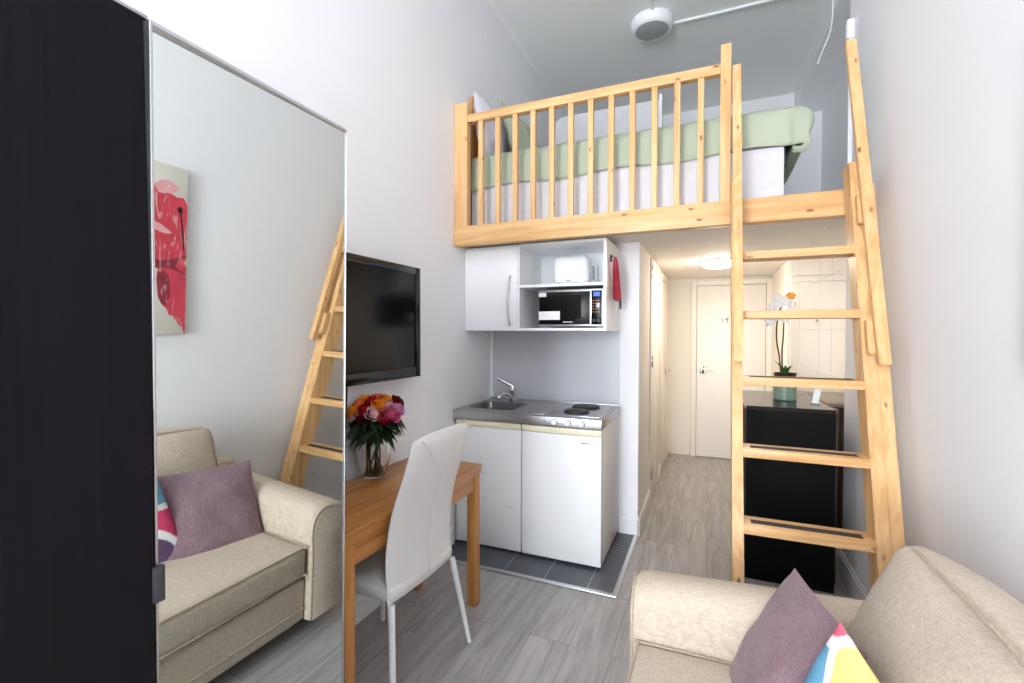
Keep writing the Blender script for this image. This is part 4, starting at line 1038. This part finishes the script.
# green sheet: shell over the mattress with a loose hanging end
bm = bmesh.new(); prof = [(EY0 - 0.008, 2.395), (EY0 - 0.012, 2.44), (EY0 - 0.01, 2.56), (EY0 + 0.004, 2.62), (EY0 + 0.05, 2.652), (EY0 + 0.3, 2.66), (EY0 + 0.7, 2.66), (EY1 - 0.06, 2.652), (EY1 + 0.006, 2.61), (EY1 + 0.012, 2.42)]
nx = 70; rows = []
for i in range(nx + 1):
    t_ = i / nx; x = EX0 + 0.005 + t_ * (EX1 + 0.012 - EX0)
    row = []
    for j, (y, z) in enumerate(prof):
        hang = 0.028 * t_ * (1 if j == 0 else 0.4 if j == 1 else 0) + (0.012 * math.sin(x * 9) if j == 0 else 0)
        wv = 0.0035 * math.sin(x * 23 + j * 2.1) + 0.003 * math.sin(x * 41 + j)
        yy = y + (wv if j <= 3 else 0); zz = z + (wv if 3 < j < 8 else 0) + hang
        if j in (0,) : zz = min(zz, 2.47)
        row.append(bm.verts.new((x, yy, zz)))
    rows.append(row)
# the loose end bunches out over the end of the mattress and tucks back under in folds
END = [(0.03, 0.0), (0.07, -0.004), (0.11, -0.015), (0.135, -0.045), (0.14, -0.09), (0.12, -0.14), (0.10, -0.19), (0.07, -0.215), (0.03, -0.20)]
for k, (dx, dz) in enumerate(END):
    row = []; t_ = (k + 1) / len(END)
    for j, (y, z) in enumerate(prof):
        f = math.sin(j * 2.4 + 0.5) + 0.6 * math.sin(j * 4.1 + k * 0.5)
        side = j <= 3 or j >= 8
        x = EX1 + 0.012 + dx * (0.75 if side else 1.0) * (1 + 0.10 * f)
        if side:
            top = 2.62; fr = (top - z) / (top - 2.395)
            zz = top - fr * (0.20 - 0.02 * t_) + dz * (1 - 0.75 * max(0, fr)) + 0.006 * f
            yy = y + (1 if j <= 3 else -1) * (0.012 + 0.03 * t_ * max(0, fr)) + 0.004 * f
        else:
            zz = z + dz + 0.006 * f; yy = y + 0.012 * f
        row.append(bm.verts.new((x, yy, zz)))
    rows.append(row)
for a, b2 in zip(rows, rows[1:]):
    for j in range(len(prof) - 1): bm.faces.new((a[j], b2[j], b2[j + 1], a[j + 1]))
bmesh.ops.recalc_face_normals(bm, faces=bm.faces)
sh = obj('bed_sheet', bm, 'green'); tag(sh, 'sage green fitted sheet loose at the right end of the loft bed', 'sheet')
md_ = sh.modifiers.new('sub', 'SUBSURF'); md_.levels = 1; md_.render_levels = 1
md_ = sh.modifiers.new('thick', 'SOLIDIFY'); md_.thickness = 0.004; md_.offset = 1
def bed_pillow(c, ux, vy, w, h, t, m, label, seed):
    mt = frame_mtx(c, ux, vy); bm = pillow_bm(w, h, t, seed=seed, wr=0.006); bmesh.ops.transform(bm, matrix=mt, verts=bm.verts)
    p = obj('bed_pillow', bm, m); tag(p, label, 'pillow', 'pillows on the loft bed'); center_origin(p, c)
bed_pillow((-1.475, 3.15, 2.865), (0.02, 1, 0), (-0.12, 0, 1), 0.52, 0.46, 0.12, 'pillow', 'white pillow propped against the brown headboard of the loft bed', 11)
bed_pillow((-1.315, 3.38, 2.865), (0.04, 1, 0), (-0.30, 0, 1), 0.58, 0.44, 0.13, 'green', 'sage green pillow leaning in front of the white one', 12)
# white board with a rounded corner standing behind the bed
poly = [(-0.412, ZL), (-0.412, 3.43), (-1.25, 3.43), (-1.30, 3.42), (-1.335, 3.395), (-1.352, 3.35), (-1.352, ZL)]
bm = bmesh.new(); add_prism(bm, poly, 'y', 4.25, 4.29)
wb = thing('white_board_panel', 'white board with one rounded top corner standing behind the loft bed', 'board', (-0.9, 4.27, ZL))
obj('panel', bm, 'divan', wb, smooth=False)
obj('edge_strip', box(-0.412, -0.385, 4.235, 4.30, ZL, 3.47, 0.004), 'trim', wb)

# ------------------------------------------------------------------ ceiling lights and cables
cl_ = thing('ceiling_light', 'unlit round white bulkhead light on the main ceiling above the loft', 'light', (-0.44, 4.0, ZC))
CLX, CLY = -0.452, 4.03
obj('housing', lathe([(0, 0), (0.165, 0), (0.168, -0.03), (0.160, -0.06), (0.140, -0.078), (0.132, -0.08), (0.132, -0.07), (0, -0.07)], CLX, CLY, ZC - 0.001, n=48), 'white', cl_)
obj('diffuser', lathe([(0.132, -0.074), (0.1, -0.088), (0.05, -0.094), (0, -0.095)], CLX, CLY, ZC - 0.001, n=48), 'diffuser', cl_)
cb = thing('ceiling_conduit', 'white cable trunking running across the ceiling to the round light', 'trunking', (0.0, 4.1, ZC))
bm = box(CLX + 0.15, 0.9, 4.10, 4.126, ZC - 0.018, ZC - 0.001, 0.003); obj('cross_run', bm, 'white', cb)
obj('long_run', box(CLX + 0.01, CLX + 0.032, 0.5, CLY - 0.15, ZC - 0.018, ZC - 0.001, 0.003), 'white', cb)
hl = thing('hall_light', 'glowing round ceiling light in the hall under the loft', 'light', (0.07, 4.43, ZH))
obj('base', lathe([(0, 0), (0.155, 0), (0.158, -0.012), (0.135, -0.02), (0, -0.02)], 0.075, 4.45, ZH - 0.001, n=40), 'white', hl)
obj('diffuser', lathe([(0.135, -0.018), (0.13, -0.04), (0.10, -0.055), (0.05, -0.062), (0, -0.063)], 0.075, 4.45, ZH - 0.001, n=40), 'lampglow', hl)
tk = thing('wall_trunking', 'white vertical cable trunking with a box at the end of the right wall', 'trunking', (0.72, 3.27, ZL))
obj('vertical_run', box(XR - 0.022, XR - 0.001, 3.215, 3.24, ZL + 0.002, 3.085, 0.002), 'white', tk)
obj('junction_box', box(XR - 0.036, XR - 0.001, 3.20, 3.25, 3.085, 3.19, 0.006), 'white', tk)
lc = tag(obj('loose_cable', tube(smoothpts([(0.78, 3.9, ZC - 0.002), (0.775, 3.9, 3.75), (0.77, 3.92, 3.55), (0.72, 3.95, 3.40), (0.70, 3.97, 3.34)]), 0.006, 8), 'cable'), 'loose white cable hanging from the ceiling near the right wall', 'cable')

# ------------------------------------------------------------------ camera
cam = bpy.data.cameras.new('camera'); co = bpy.data.objects.new('camera', cam); COL.objects.link(co)
f, yaw, pitch, roll, hh = 468.587, 22.757, -1.077, 0.12, 1.415
cam.sensor_width = 36.0; cam.lens = f / 1024 * 36.0; cam.clip_start = 0.02
y_, p_, r_ = map(math.radians, (yaw, pitch, roll))
fw = Vector((-math.sin(y_) * math.cos(p_), math.cos(y_) * math.cos(p_), math.sin(p_)))
rt = Vector((math.cos(y_), math.sin(y_), 0)); up = rt.cross(fw)
rt2 = rt * math.cos(r_) + up * math.sin(r_); up2 = -rt * math.sin(r_) + up * math.cos(r_)
mt = Matrix((rt2, up2, -fw)).transposed().to_4x4(); mt.translation = Vector((0, 0, hh)); co.matrix_world = mt
SC.camera = co

# ------------------------------------------------------------------ light
W = bpy.data.worlds.new('world'); SC.world = W; W.use_nodes = True
bg = W.node_tree.nodes['Background']; bg.inputs[0].default_value = (0.86, 0.92, 1.0, 1); bg.inputs[1].default_value = 1.0
def area(name, loc, target, sx, sy, power, col):
    l = bpy.data.lights.new(name, 'AREA'); l.shape = 'RECTANGLE'; l.size = sx; l.size_y = sy; l.energy = power; l.color = col
    o = bpy.data.objects.new(name, l); COL.objects.link(o); o.location = loc
    o.rotation_euler = (Vector(target) - Vector(loc)).to_track_quat('-Z', 'Z').to_euler(); return o
area('window_daylight', ((WX0 + WX1) / 2, YF - 0.14, (WZ0 + WZ1) / 2), ((WX0 + WX1) / 2, 3.0, (WZ0 + WZ1) / 2 - 0.6), WX1 - WX0 - 0.06, WZ1 - WZ0 - 0.06, 312, (0.89, 0.945, 1.0))
vs_ = SC.view_settings
vs_.view_transform = 'Standard'; vs_.look = 'None'; vs_.gamma = 1.0; vs_.use_curve_mapping = False; vs_.exposure = 0.06
SC.cycles.max_bounces = 10; SC.cycles.diffuse_bounces = 6; SC.cycles.glossy_bounces = 6; SC.cycles.transmission_bounces = 10
SC.cycles.caustics_reflective = False; SC.cycles.caustics_refractive = False
